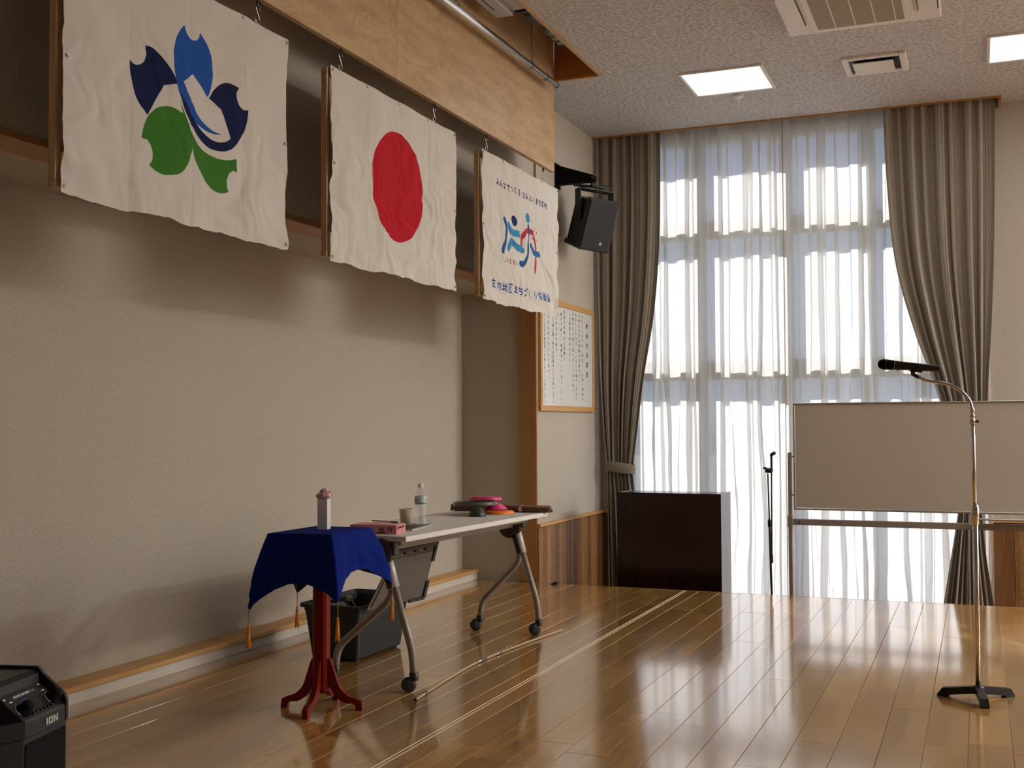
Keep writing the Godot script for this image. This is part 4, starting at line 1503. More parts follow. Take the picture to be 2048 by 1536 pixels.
func build_mic_stands() -> void:
	var z := -5.85
	var o := thing("microphone_stand", Vector3(-0.023, 0.0, z), "chrome gooseneck microphone stand on a black three-legged base, on the stage", "microphone stand")
	var hub := Vector3(-0.023, 0.0, z)
	var st := S()
	for tip in [Vector3(-0.205, 0, -5.885), Vector3(0.128, 0, -5.985), Vector3(0.008, 0, -5.675)]:
		var d: Vector3 = tip - hub
		var l := d.length()
		d = d.normalized()
		var side := Vector3.UP.cross(d)
		var prof := PackedVector2Array([Vector2(-0.005, 0.030), Vector2(-0.005, 0.062), Vector2(0.03, 0.060), Vector2(l - 0.025, 0.040), Vector2(l, 0.006), Vector2(l - 0.003, 0.0), Vector2(l - 0.05, 0.0), Vector2(l - 0.06, 0.010), Vector2(0.06, 0.022)])
		prism(st, prof, -0.017, 0.017, Transform3D(Basis(d, Vector3.UP, d.cross(Vector3.UP)), hub))
	put("tripod_base", st, M.black_iron, o)
	st = S(true)
	lathe(st, [Vector2(0.0, 0.028), Vector2(0.026, 0.030), Vector2(0.026, 0.060), Vector2(0.02, 0.066), Vector2(0.0, 0.066)], at(hub), 20)
	put("hub", st, M.black_plastic, o)
	st = S(true)
	tube2(st, Vector3(-0.023, 0.06, z), Vector3(-0.023, 0.90, z), 0.0125, 16)
	put("lower_tube", st, M.chrome, o)
	st = S(true)
	lathe(st, [Vector2(0.0125, 0.0), Vector2(0.0165, 0.002), Vector2(0.0165, 0.03), Vector2(0.019, 0.034), Vector2(0.019, 0.08), Vector2(0.0165, 0.084), Vector2(0.0165, 0.095), Vector2(0.0095, 0.098)], at(Vector3(-0.023, 0.818, z)), 18)
	put("height_collar", st, M.chrome, o)
	st = S(true)
	tube2(st, Vector3(-0.023, 0.90, z), Vector3(-0.026, 1.305, z), 0.0095, 14)
	put("upper_tube", st, M.chrome, o)
	st = S(true)
	lathe(st, [Vector2(0.0095, 0.0), Vector2(0.0135, 0.002), Vector2(0.0135, 0.022), Vector2(0.009, 0.024), Vector2(0.009, 0.030), Vector2(0.0125, 0.032), Vector2(0.0125, 0.044), Vector2(0.006, 0.046), Vector2(0.006, 0.050), Vector2(0.011, 0.052), Vector2(0.011, 0.070), Vector2(0.008, 0.074)], at(Vector3(-0.027, 1.298, z)), 16)
	put("clutch", st, M.chrome, o)
	put("clutch_screw", B(-0.015, 1.302, z - 0.005, 0.005, 1.316, z + 0.005, 0.002), M.steel, o)
	st = S(true)
	var neck := spline([Vector3(-0.029, 1.36, z), Vector3(-0.033, 1.394, z), Vector3(-0.048, 1.424, z), Vector3(-0.076, 1.455, z), Vector3(-0.117, 1.481, z), Vector3(-0.163, 1.496, z), Vector3(-0.200, 1.502, z), Vector3(-0.238, 1.512, z), Vector3(-0.268, 1.527, z)], 14)
	var rr := PackedFloat32Array()
	for i in neck.size():
		rr.append(0.0078 + (0.0008 if i % 2 == 0 else 0.0))
	tube(st, neck, rr, 12)
	put("gooseneck", st, M.chrome, o)
	st = S()
	bar(st, Vector3(-0.262, 1.522, z), Vector3(-0.292, 1.540, z), 0.018, 0.018, Vector3(0, 0, 1), 0.004)
	bar(st, Vector3(-0.292, 1.532, z), Vector3(-0.286, 1.566, z), 0.020, 0.026, Vector3(1, 0, 0), 0.004)
	bar(st, Vector3(-0.305, 1.566, z), Vector3(-0.242, 1.560, z), 0.026, 0.030, Vector3(0, 0, 1), 0.006)
	put("microphone_clip", st, M.black_plastic, o)
	st = S(true)
	tube2(st, Vector3(-0.296, 1.540, z + 0.004), Vector3(-0.296, 1.540, z + 0.015), 0.004, 10)
	put("clip_screw", st, M.steel, o)
	# the microphone lies in the clip
	var mic := thing("microphone", Vector3(-0.30, 1.555, z), "black handheld microphone lying in the clip of the chrome stand", "microphone")
	var ax := Vector3(1.0, -0.108, 0.0).normalized()
	var fr := Transform3D(Basis(Vector3(0, 0, 1), ax, Vector3(0, 0, 1).cross(ax)), Vector3(-0.452, 1.5935, z))
	st = S(true)
	lathe(st, [Vector2(0.0, 0.0), Vector2(0.012, 0.002), Vector2(0.020, 0.009), Vector2(0.0245, 0.020), Vector2(0.026, 0.032), Vector2(0.0255, 0.036)], fr, 24)
	lathe(st, [Vector2(0.0255, 0.040), Vector2(0.0245, 0.058), Vector2(0.0225, 0.078)], fr, 24)
	put("head_grille", st, M.black_matt, mic)
	st = S(true)
	lathe(st, [Vector2(0.0255, 0.036), Vector2(0.0268, 0.037), Vector2(0.0268, 0.040), Vector2(0.0255, 0.041)], fr, 24)
	put("head_band", st, M.black_plastic, mic)
	st = S(true)
	lathe(st, [Vector2(0.0225, 0.081), Vector2(0.0205, 0.12), Vector2(0.0185, 0.18), Vector2(0.0165, 0.255), Vector2(0.0150, 0.257)], fr, 24)
	lathe(st, [Vector2(0.0150, 0.258), Vector2(0.0148, 0.285), Vector2(0.0135, 0.288), Vector2(0.0, 0.288)], fr, 24)
	put("handle", st, M.black_plastic, mic)
	st = S(true)
	lathe(st, [Vector2(0.0225, 0.078), Vector2(0.0231, 0.0785), Vector2(0.0231, 0.0808), Vector2(0.0225, 0.081)], fr, 24)
	put("silver_ring", st, M.steel, mic)
	st = S()
	box(st, Vector3(-0.004, 0.091, -0.0255), Vector3(0.004, 0.099, -0.019), 0.001, fr)
	put("switch", st, M.black_matt, mic)

	z = -9.40
	o = thing("microphone_stand", Vector3(-1.57, LOW, z), "thin black microphone stand with folded boom, empty, between podium and whiteboard", "microphone stand")
	st = S(true)
	tube2(st, Vector3(-1.568, LOW + 0.05, z), Vector3(-1.585, 0.50, z), 0.0095, 10)
	put("lower_tube", st, M.black_iron, o)
	st = S(true)
	tube2(st, Vector3(-1.585, 0.50, z), Vector3(-1.594, 0.90, z), 0.0065, 10)
	put("upper_tube", st, M.dark_steel, o)
	st = S(true)
	lathe(st, [Vector2(0.0065, 0.0), Vector2(0.013, 0.004), Vector2(0.013, 0.055), Vector2(0.0095, 0.062)], at(Vector3(-1.586, 0.465, z)), 12)
	put("height_collar", st, M.black_plastic, o)
	st = S(true)
	tube2(st, Vector3(-1.560, 0.93, z + 0.02), Vector3(-1.566, 0.22, z + 0.02), 0.0065, 10)
	put("boom_tube", st, M.dark_steel, o)
	st = S(true)
	lathe(st, [Vector2(0.0, 0.0), Vector2(0.010, 0.0), Vector2(0.0115, 0.006), Vector2(0.0115, 0.065), Vector2(0.008, 0.072), Vector2(0.0, 0.072)], at(Vector3(-1.566, 0.178, z + 0.02)), 12)
	put("counterweight", st, M.black_plastic, o)
	st = S()
	box(st, Vector3(-1.612, 0.905, z - 0.012), Vector3(-1.550, 0.945, z + 0.032), 0.010)
	box(st, Vector3(-1.632, 0.935, z - 0.008), Vector3(-1.600, 0.952, z + 0.010), 0.005)
	put("boom_clamp", st, M.black_plastic, o)
	st = S(true)
	tube(st, rounded([Vector3(-1.560, 0.93, z + 0.02), Vector3(-1.560, 1.055, z + 0.02), Vector3(-1.528, 1.070, z + 0.02)], 0.02), PackedFloat32Array([0.009, 0.009, 0.014, 0.0145, 0.0145, 0.0145, 0.0145, 0.0145, 0.0145, 0.015]).slice(0, 9), 12)
	put("clip_holder", st, M.black_plastic, o)
	st = S()
	for k in 3:
		var a := TAU * k / 3.0 + 0.4
		bar(st, Vector3(-1.568, LOW + 0.06, z), Vector3(-1.568 + cos(a) * 0.26, LOW + 0.008, z + sin(a) * 0.26), 0.016, 0.016, Vector3(-sin(a), 0, cos(a)))
	put("tripod_base", st, M.black_iron, o)


# ---------------------------------------------------------------- folding table and what lies on it
const TT := 0.755            # table top height
var tu := Vector3(0.0581, 0, -0.9983)     # along the table, away from us
var tv := Vector3(-0.9983, 0, -0.0581)    # from its front edge towards the wall
var tp := Vector3(-2.612, 0, -5.012)      # near end of the front edge


func on_table(l: float, d: float, y := 0.0) -> Vector3:
	return tp + tu * l + tv * d + Vector3(0, TT + y, 0)


func build_folding_table() -> void:
	var o := thing("folding_table", Vector3(-2.86, 0, -5.88), "white-topped folding table on grey tube legs with black casters", "table")
	var st := S()
	var xf := Transform3D(Basis(tv, Vector3.UP, tv.cross(Vector3.UP)), tp)
	var s := signf(xf.basis.z.dot(tu))
	var l0 := 0.0
	var l1 := 1.725 * s
	box(st, Vector3(0, TT - 0.027, minf(l0, l1)), Vector3(0.60, TT, maxf(l0, l1)), 0.003, xf)
	put("table_top", st, M.table_white, o)
	st = S()
	for d in [0.10, 0.46]:
		bar(st, on_table(0.10, d, -0.04), on_table(1.62, d, -0.04), 0.03, 0.024, Vector3.UP)
	bar(st, on_table(0.10, 0.21, -0.075), on_table(1.62, 0.21, -0.075), 0.035, 0.035, Vector3.UP)
	put("under_rail", st, M.grey_paint, o)
	for k in 2:
		var z: float = -5.02 if k == 0 else -6.66
		var dx: float = -0.028 if k == 0 else 0.0
		# round hinge housing under the top
		st = S(true)
		var hb := Transform3D(Basis(Vector3(1, 0, 0), Vector3(0, 0, 1), Vector3(0, -1, 0)), Vector3(-2.735 + dx, 0.668, z + 0.012))
		lathe(st, [Vector2(0, -0.05), Vector2(0.07, -0.05), Vector2(0.076, -0.044), Vector2(0.076, 0.0), Vector2(0.07, 0.006), Vector2(0, 0.006)], hb, 28)
		put("hinge_disc", st, M.hinge_brown, o)
		st = S()
		box(st, Vector3(-2.83 + dx, 0.66, z - 0.04), Vector3(-2.645 + dx, 0.728, z + 0.012), 0.006)
		put("hinge_block", st, M.hinge_brown, o)
		st = S()
		bar(st, Vector3(-2.745 + dx, 0.70, z + 0.014), Vector3(-2.70 + dx, 0.60, z + 0.014), 0.03, 0.012, Vector3.RIGHT)
		bar(st, Vector3(-2.703 + dx, 0.615, z + 0.014), Vector3(-2.668 + dx, 0.50, z + 0.014), 0.032, 0.012, Vector3.RIGHT)
		put("lock_plate", st, M.lid_rim, o)
		st = S(true)
		tube2(st, Vector3(-2.700 + dx, 0.66, z - 0.008), Vector3(-2.655 + dx, 0.503, z - 0.008), 0.026, 16)
		put("leg_socket", st, M.grey_light, o)
		st = S(true)
		tube(st, rounded([Vector3(-2.672 + dx, 0.56, z - 0.008), Vector3(-2.558 + dx, 0.195, z - 0.008), Vector3(-2.550 + dx, 0.075, z - 0.008)], 0.09, 8), 0.0185, 16)
		put("leg", st, M.grey_paint, o)
		st = S(true)
		tube(st, rounded([Vector3(-2.690 + dx, 0.56, z - 0.045), Vector3(-2.690 + dx, 0.445, z - 0.045), Vector3(-2.945 + dx * 2.6, 0.185, z - 0.03), Vector3(-2.955 + dx * 2.6, 0.075, z - 0.02)], 0.09, 8), 0.0185, 16)
		put("leg", st, M.grey_paint, o)
		for q in [Vector3(-2.550 + dx, 0, z - 0.008), Vector3(-2.955 + dx * 2.6, 0, z - 0.02)]:
			st = S(true)
			lathe(st, [Vector2(0.0, 0.055), Vector2(0.022, 0.056), Vector2(0.023, 0.06), Vector2(0.023, 0.092), Vector2(0.019, 0.095)], at(q), 18)
			put("caster_collar", st, M.black_plastic, o)
			caster(o, q + Vector3(-0.022, 0, 0.012), 0.0345, -0.75)


func build_table_things() -> void:
	# box of disposable gloves
	var g := thing("glove_box", Vector3(-2.84, TT, -5.17), "pink carton of disposable gloves at the near end of the white table", "carton")
	var a := Vector3(-2.715, TT, -5.108)
	var ux := Vector3(-0.988, 0, 0.155).normalized()   # along the front
	var uz := Vector3(-0.155, 0, -0.988).normalized()  # away
	var xf := Transform3D(Basis(ux, Vector3.UP, ux.cross(Vector3.UP)), a)
	var s := signf(xf.basis.z.dot(uz))
	var d := 0.145 * s
	var st := S()
	box(st, Vector3(0, 0, minf(0, d)), Vector3(0.248, 0.045, maxf(0, d)), 0.0015, xf)
	put("carton", st, M.pink_card, g)
	st = S()
	box(st, Vector3(0.012, 0.0445, minf(0.008 * s, d - 0.008 * s)), Vector3(0.236, 0.0462, maxf(0.008 * s, d - 0.008 * s)), 0.0005, xf)
	put("carton_top", st, M.pink_top, g)
	st = S(true)
	var nz := FastNoiseLite.new()
	nz.seed = 4
	nz.frequency = 1.0
	var tissue := func(u: float, v: float) -> Vector3:
		var p: Vector3 = a + ux * (0.06 + u * 0.12) + uz * (0.035 + v * 0.07)
		p.y = TT + 0.0465 + sin(u * PI) * sin(v * PI) * (0.006 + 0.006 * nz.get_noise_2d(u * 6.0, v * 6.0))
		return p
	sheet(st, 18, 10, tissue, Vector3.UP)
	put("glove_film", st, M.pink_top, g)
	# print on the long side and on the end flap
	var front := Transform3D(Basis(-ux, Vector3.UP, -uz), a + ux * 0.078 + Vector3(0, 0.024, 0) - uz * 0.0006)
	text("print", "50", 0.024, front, M.dark_ink, g, true)
	st = S()
	prism(st, disc2(0.013, 24), 0.0, 0.0008, Transform3D(Basis(-ux, Vector3.UP, -uz), a + ux * 0.036 + Vector3(0, 0.023, 0)))
	put("print_spot", st, M.red_ink, g)
	text("print", "L", 0.020, Transform3D(Basis(-ux, Vector3.UP, -uz), a + ux * 0.036 + Vector3(0, 0.023, 0) - uz * 0.0012), M.white_ink, g, true)
	st = S()
	prism(st, PackedVector2Array([Vector2(-0.02, -0.003), Vector2(0.02, -0.003), Vector2(0.02, 0.003), Vector2(-0.02, 0.003)]), 0.0, 0.0008, Transform3D(Basis(-ux, Vector3.UP, -uz), a + ux * 0.078 + Vector3(0, 0.008, 0)))
	put("print_bar", st, M.dark_ink, g)
	var k := 0
	for ch in ["手", "袋"]:
		st = S()
		for w in 2:
			for code in GLYPH[ch].split("|"):
				var n: PackedFloat64Array = code.split_floats(" ")
				for i in range(0, n.size() - 3, 2):
					var p0: Vector3 = a + ux * (0.148 - k * 0.026 - n[i] * 0.0022) + Vector3(0, 0.034 - n[i + 1] * 0.0022, 0) - uz * (0.0006 + 0.0004 * w)
					var p1: Vector3 = a + ux * (0.148 - k * 0.026 - n[i + 2] * 0.0022) + Vector3(0, 0.034 - n[i + 3] * 0.0022, 0) - uz * (0.0006 + 0.0004 * w)
					if p0.distance_to(p1) > 0.0005:
						bar(st, p0, p1, 0.0022 if w == 1 else 0.0022, 0.0006, ux, 0.0)
		put("print", st, M.white_ink, g)
		k += 1
	var endf := Transform3D(Basis(uz, Vector3.UP, -ux), a + uz * 0.078 + Vector3(0, 0.031, 0) - ux * 0.0006)
	text("print", "ASIAN GLOVES", 0.013, endf, M.dark_ink, g, true)
	st = S()
	prism(st, disc2(0.009, 20), 0.0, 0.0008, Transform3D(Basis(uz, Vector3.UP, -ux), a + uz * 0.018 + Vector3(0, 0.03, 0)))
	prism(st, disc2(0.004, 12), 0.0, 0.0008, Transform3D(Basis(uz, Vector3.UP, -ux), a + uz * 0.09 + Vector3(0, 0.014, 0)))
	put("print_spot", st, M.red_ink, g)
	# pen lying on the carton
	var pen := thing("pen", a + ux * 0.12 + uz * 0.08 + Vector3(0, 0.05, 0), "slim pen with a dark end lying across the pink glove carton", "pen")
	st = S(true)
	var pa: Vector3 = a + ux * 0.165 + uz * 0.09 + Vector3(0, 0.0600, 0)
	var pb: Vector3 = a + ux * 0.028 + uz * 0.105 + Vector3(0, 0.0505, 0)
	tube2(st, pa, pa.lerp(pb, 0.72), 0.0035, 10)
	put("barrel", st, M.steel, pen)
	st = S(true)
	tube2(st, pa.lerp(pb, 0.72), pb, 0.0045, 10)
	put("grip", st, M.black_plastic, pen)

	# paper cup
	var cp := Vector3(-2.878, TT, -5.522)
	st = S(true)
	lathe(st, [Vector2(0, 0.004), Vector2(0.0255, 0.004), Vector2(0.0265, 0.0), Vector2(0.0275, 0.0), Vector2(0.0365, 0.092), Vector2(0.0375, 0.0945), Vector2(0.0375, 0.0965), Vector2(0.036, 0.0965), Vector2(0.0355, 0.094), Vector2(0.0265, 0.006), Vector2(0, 0.006)], at(cp), 28)
	tag(put("paper_cup", st, M.paper_cup), "cream paper cup standing behind the pink glove carton", "cup")
	# tablet under the bottle
	var tb := thing("tablet", Vector3(-2.79, TT, -5.47), "thin grey tablet lying under the water bottle", "tablet")
	var t0 := Vector3(-2.724, 0, -5.30)
	var tx := Vector3(-0.13, 0, -0.991).normalized()
	var tz := Vector3(-0.991, 0, 0.13).normalized()
	var tf := Transform3D(Basis(tx, Vector3.UP, tx.cross(Vector3.UP)), t0 + Vector3(0, TT, 0))
	var ts := signf(tf.basis.z.dot(tz))
	st = S()
	box(st, Vector3(0, 0, minf(0, 0.17 * ts)), Vector3(0.335, 0.008, maxf(0, 0.17 * ts)), 0.002, tf)
	put("case", st, M.grey_light, tb)
	st = S()
	box(st, Vector3(0.012, 0.0078, minf(0.012 * ts, 0.158 * ts)), Vector3(0.323, 0.0088, maxf(0.012 * ts, 0.158 * ts)), 0.0003, tf)
	put("screen", st, M.black_plastic, tb)
	water_bottle(Vector3(-2.800, TT + 0.0088, -5.545))

	# flat toys and cones at the far end
	var c := Vector3(-2.795, TT, -6.285)
	st = S(true)
	lathe(st, [Vector2(0.0, 0.004), Vector2(0.052, 0.0), Vector2(0.054, 0.005), Vector2(0.050, 0.012), Vector2(0.050, 0.015), Vector2(0.048, 0.019), Vector2(0.048, 0.022), Vector2(0.044, 0.026), Vector2(0.032, 0.052), Vector2(0.030, 0.053), Vector2(0.0, 0.053)], at(c), 32)
	tag(put("marker_cone", st, M.cone_dark), "dark ribbed marker cone under the grey disc at the table's far end", "marker cone")
	c = Vector3(-2.768, TT, -6.53)
	st = S(true)
	lathe(st, disc_profile(0.105, 0.020), at(c), 40)
	tag(put("flying_disc", st, M.orange), "orange flying disc lying flat under the pink and grey discs", "flying disc", "")
	c = Vector3(-2.800, TT + 0.021, -6.575)
	st = S(true)
	lathe(st, [Vector2(0.075, 0.0), Vector2(0.072, 0.006), Vector2(0.022, 0.042), Vector2(0.016, 0.044), Vector2(0.012, 0.044), Vector2(0.018, 0.039), Vector2(0.066, 0.0)], at(c + Vector3(0, 0.003, 0)), 32)
	tag(put("marker_cone", st, M.hot_pink), "pink marker cone leaning on the orange disc", "marker cone")
	c = Vector3(-2.868, TT + 0.053, -6.425)
	var tilt := Basis(Vector3.BACK, 0.02) * Basis(Vector3.RIGHT, -0.03)
	st = S(true)
	lathe(st, [Vector2(0.135, 0.0), Vector2(0.139, 0.008), Vector2(0.136, 0.022), Vector2(0.128, 0.027), Vector2(0.123, 0.022), Vector2(0.119, 0.010), Vector2(0.06, 0.003), Vector2(0.0, 0.003), Vector2(0.0, 0.0), Vector2(0.135, 0.0)], at(c, tilt), 44)
	tag(put("flying_disc", st, M.olive_disc), "grey see-through flying disc lying upturned on the dark marker cone", "flying disc")
	c = Vector3(-2.835, TT + 0.083, -6.50)
	st = S(true)
	lathe(st, disc_profile(0.103, 0.022), at(c, Basis(Vector3.RIGHT, -0.05)), 40)
	tag(put("flying_disc", st, M.hot_pink), "hot pink flying disc lying on top of the grey disc", "flying disc")
	# bundle of sticks tied with a white band
	var bn := thing("stick_bundle", Vector3(-2.80, TT, -6.68), "bundle of brown sticks held by a white band along the table's far end", "sticks")
	var p0 := Vector3(-3.135, TT + 0.012, -6.665)
	var p1 := Vector3(-2.475, TT + 0.012, -6.700)
	for q in [Vector2(-0.012, 0), Vector2(0.012, 0), Vector2(0.0, 0.0205), Vector2(0.024, 0.0195), Vector2(-0.023, 0.0195)]:
		var sh := Vector3(rng.randf_range(-0.012, 0.012), q.y, q.x)
		st = S(true)
		tube2(st, p0 + sh, p1 + sh, 0.0112, 12)
		put("stick", st, M.bamboo_brown, bn)
	st = S(true)
	var ring := []
	var m := p0.lerp(p1, 0.71)
	for i in 25:
		var an := TAU * i / 24.0
		ring.append(Vector2(cos(an) * 0.040, 0.009 + sin(an) * 0.0235))
	var band := func(u: float, v: float) -> Vector3:
		var r2: Vector2 = ring[int(roundf(u * 24.0))]
		return m + Vector3((v - 0.5) * 0.022, maxf(r2.y, -0.0115), r2.x)
	sheet(st, 24, 1, band, Vector3(0, 0, 1))
	put("band", st, M.band_white, bn)


func disc2(r: float, n: int) -> PackedVector2Array:
	var o := PackedVector2Array()
	for k in n:
		o.append(Vector2(cos(TAU * k / n), sin(TAU * k / n)) * r)
	return o


func disc_profile(r: float, h: float) -> Array:
	return [Vector2(r - 0.003, 0.002), Vector2(r - 0.001, 0.0), Vector2(r, 0.003), Vector2(r - 0.001, h * 0.55), Vector2(r - 0.008, h * 0.85), Vector2(r - 0.025, h * 0.97), Vector2(r * 0.45, h), Vector2(0.0, h), Vector2(0.0, h - 0.002), Vector2(r - 0.02, h - 0.004), Vector2(r - 0.004, h * 0.5), Vector2(r - 0.003, 0.002)]


func water_bottle(p: Vector3) -> void:
	var o := thing("water_bottle", p, "clear plastic water bottle with white cap standing on the tablet", "bottle")
	var r := 0.0325
	var prof := [Vector2(0.0, 0.004), Vector2(0.022, 0.001), Vector2(0.028, 0.0), Vector2(r, 0.008), Vector2(r, 0.018), Vector2(r - 0.0012, 0.022), Vector2(r - 0.0012, 0.072)]
	for k in 4:
		var y := 0.076 + k * 0.008
		prof.append_array([Vector2(r, y), Vector2(r, y + 0.003), Vector2(r - 0.0022, y + 0.005)])
	prof.append_array([Vector2(r - 0.0005, 0.112), Vector2(r - 0.0005, 0.158), Vector2(r, 0.161), Vector2(r, 0.166), Vector2(r - 0.003, 0.172), Vector2(0.022, 0.182), Vector2(0.015, 0.189), Vector2(0.0130, 0.193), Vector2(0.0130, 0.198), Vector2(0.0155, 0.199), Vector2(0.0155, 0.201), Vector2(0.0125, 0.202)])
	var st := S(true)
	lathe(st, prof, at(p), 28)
	put("bottle_wall", st, M.bottle_clear, o)
	st = S(true)
	lathe(st, [Vector2(0.0125, 0.202), Vector2(0.0150, 0.2025), Vector2(0.0152, 0.205), Vector2(0.0150, 0.221), Vector2(0.0140, 0.2225), Vector2(0.0, 0.2225)], at(p), 24)
	put("cap", st, M.white_plastic, o)
	# the printed film round the shoulder
	var cv := Canvas.new(512, 128, rgb(214, 220, 226))
	for i in 60:
		var x := i * 8.6
		cv.line(Vector2(x, 126), Vector2(x + 4, 112 - 10.0 * absf(sin(i * 0.9))), 6.0, rgb(92, 150, 70))
	for i in 3:
		cv.glyph(stroke_of("天然水"[i]), Vector2(196 + i * 42, 48), Vector2(36, 40), 3.4, rgb(40, 42, 66))
		cv.glyph(stroke_of("天然水"[i]), Vector2(430 + i * 26, 48), Vector2(22, 30), 2.4, rgb(60, 70, 110))
	for i in 8:
		cv.line(Vector2(196 + i * 15, 30), Vector2(204 + i * 15, 30), 2.5, rgb(90, 96, 120))
	for i in 3:
		cv.line(Vector2(60 + i * 16, 90), Vector2(90 + i * 14, 20 + 12 * i), 9.0, rgb(150, 180, 212))
	var m := mk("bottle_film", rgb(255, 255, 255), 0.35, 0.0, cv.tex())
	st = S(true)
	var wrap := func(u: float, v: float) -> Vector3:
		var an := u * TAU + 2.2
		return p + Vector3(sin(an) * (r + 0.0004), 0.158 - v * 0.045, cos(an) * (r + 0.0004))
	sheet(st, 40, 1, wrap, Vector3.UP)
	put("label_film", st, m, o)


# ---------------------------------------------------------------- little pedestal table with the blue cloth
func build_flower_stand() -> void:
	var cx := -2.822
	var cz := -4.575
	var o := thing("pedestal_table", Vector3(cx, 0, cz), "small red-lacquered pedestal table with four curved feet under the blue cloth", "pedestal table")
	var turn := Basis(Vector3.UP, 0.16)
	var st := S()
	box(st, Vector3(-0.034, 0.075, -0.034), Vector3(0.034, 0.80, 0.034), 0.012, Transform3D(turn, Vector3(cx, 0, cz)), 1)
	put("post", st, M.red_lacquer, o)
	var foot := PackedVector2Array()
	var outer := spline([Vector3(0.030, 0.235, 0), Vector3(0.045, 0.225, 0), Vector3(0.066, 0.165, 0), Vector3(0.088, 0.105, 0), Vector3(0.125, 0.068, 0), Vector3(0.168, 0.052, 0)], 6)
	for q in outer:
		foot.append(Vector2(q.x, q.y))
	foot.append(Vector2(0.192, 0.040))
	foot.append(Vector2(0.196, 0.0))
	foot.append(Vector2(0.166, 0.0))
	var inner := spline([Vector3(0.164, 0.018, 0), Vector3(0.150, 0.030, 0), Vector3(0.110, 0.034, 0), Vector3(0.070, 0.060, 0), Vector3(0.044, 0.098, 0), Vector3(0.030, 0.11, 0)], 6)
	for q in inner:
		foot.append(Vector2(q.x, q.y))
	for k in 4:
		var a: float = 0.16 + [0.10, PI / 2, PI, -PI / 2][k] + (0.0)
		var d := Vector3(cos(a), 0, -sin(a))
		st = S()
		prism(st, foot, -0.013, 0.013, Transform3D(Basis(d, Vector3.UP, d.cross(Vector3.UP)), Vector3(cx, 0, cz)))
		put("foot", st, M.red_lacquer, o)
	st = S()
	box(st, Vector3(-2.960, 0.795, -4.755), Vector3(-2.690, 0.814, -4.437), 0.003)
	put("table_top", st, M.red_lacquer, o)

	# the cloth: four corners hang as points, each with a tassel
	var cl := thing("blue_cloth", Vector3(cx, 0.48, cz), "royal blue cloth draped over the pedestal table, its four points hanging", "tablecloth")
	var c := [Vector3(-2.972, 0.8185, -4.362), Vector3(-2.678, 0.8185, -4.425), Vector3(-2.672, 0.8185, -4.775), Vector3(-2.972, 0.8185, -4.765)]
	var tips := [Vector3(-3.012, 0.487, -4.275), Vector3(-2.603, 0.532, -4.352), Vector3(-2.588, 0.552, -4.822), Vector3(-3.115, 0.482, -4.825)]
	var mids := [Vector3(-2.812, 0.607, -4.372), Vector3(-2.652, 0.648, -4.60), Vector3(-2.80, 0.62, -4.80), Vector3(-3.02, 0.60, -4.56)]
	var hem := []
	for k in 4:
		var t0: Vector3 = tips[k]
		var t1: Vector3 = tips[(k + 1) % 4]
		var m: Vector3 = mids[k]
		hem.append(t0)
		for w in [0.25, 0.5, 0.75]:
			var a: Vector3 = t0.lerp(m, w)
			a.y = m.y - (m.y - t0.y) * pow(1.0 - w, 2.0)
			hem.append(a)
		hem.append(m)
		for w in [0.25, 0.5, 0.75]:
			var a: Vector3 = m.lerp(t1, w)
			a.y = m.y - (m.y - t1.y) * pow(w, 2.0)
			hem.append(a)
	hem.append(tips[0])
	var nz := FastNoiseLite.new()
	nz.seed = 12
	nz.frequency = 1.0
	var drop := func(u: float, v: float) -> Vector3:
		var k := mini(int(u * 4.0), 3)
		var t := u * 4.0 - k
		var p0: Vector3 = (c[k] as Vector3).lerp(c[(k + 1) % 4], t)
		var q := u * 32.0
		var i := mini(int(q), 31)
		var h: Vector3 = (hem[i] as Vector3).lerp(hem[i + 1], q - i)
		var ctr := Vector3(cx, 0, cz)
		var out := (p0 - ctr)
		out.y = 0
		out = out.normalized()
		var corner := pow(absf(t - 0.5) * 2.0, 3.0)
		# a slight belly before the hem, and folds running down from the corners
		var p := p0.lerp(h, v)
		p += out * (sin(v * PI) * (0.010 + 0.012 * corner))
		p += out * (0.010 * sin(t * TAU * 2.0 + 0.6) * v * (1.0 - corner))
		p += out * nz.get_noise_2d(u * 14.0, v * 2.5) * 0.014 * v
		p.y -= 0.004 * (1.0 - pow(1.0 - v, 4.0))
		return p
	st = S(true)
	sheet(st, 128, 26, drop, Vector3.UP)
	var topc := func(u: float, v: float) -> Vector3:
		var p: Vector3 = (c[0] as Vector3).lerp(c[1], u).lerp((c[3] as Vector3).lerp(c[2], u), v)
		return p
	sheet(st, 10, 10, topc, Vector3.UP)
	put("cloth", st, M.blue_cloth, cl)
	st = S(true)
	var lining := func(u: float, v: float) -> Vector3:
		var p: Vector3 = drop.call(u, lerpf(0.04, 0.995, v))
		var out := p - Vector3(cx, p.y, cz)
		return p - out.normalized() * 0.0025
	sheet(st, 128, 20, lining, Vector3.UP)
	put("lining", st, M.cloth_back, cl)
	for k in 4:
		var t: Vector3 = tips[k]
		st = S(true)
		tube2(st, t + Vector3(0, 0.004, 0), t - Vector3(0, 0.068, 0), 0.0014, 6)
		tube2(st, t + Vector3(0.003, 0.004, 0), t - Vector3(-0.001, 0.068, 0), 0.0012, 6)
		put("tassel_cord", st, M.cord_thread, cl)
		st = S(true)
		lathe(st, [Vector2(0.0, 0.0), Vector2(0.0045, -0.002), Vector2(0.0052, -0.008), Vector2(0.0038, -0.013), Vector2(0.0056, -0.020), Vector2(0.0085, -0.060), Vector2(0.0095, -0.092), Vector2(0.0, -0.090)], at(t - Vector3(0, 0.064, 0)), 12)
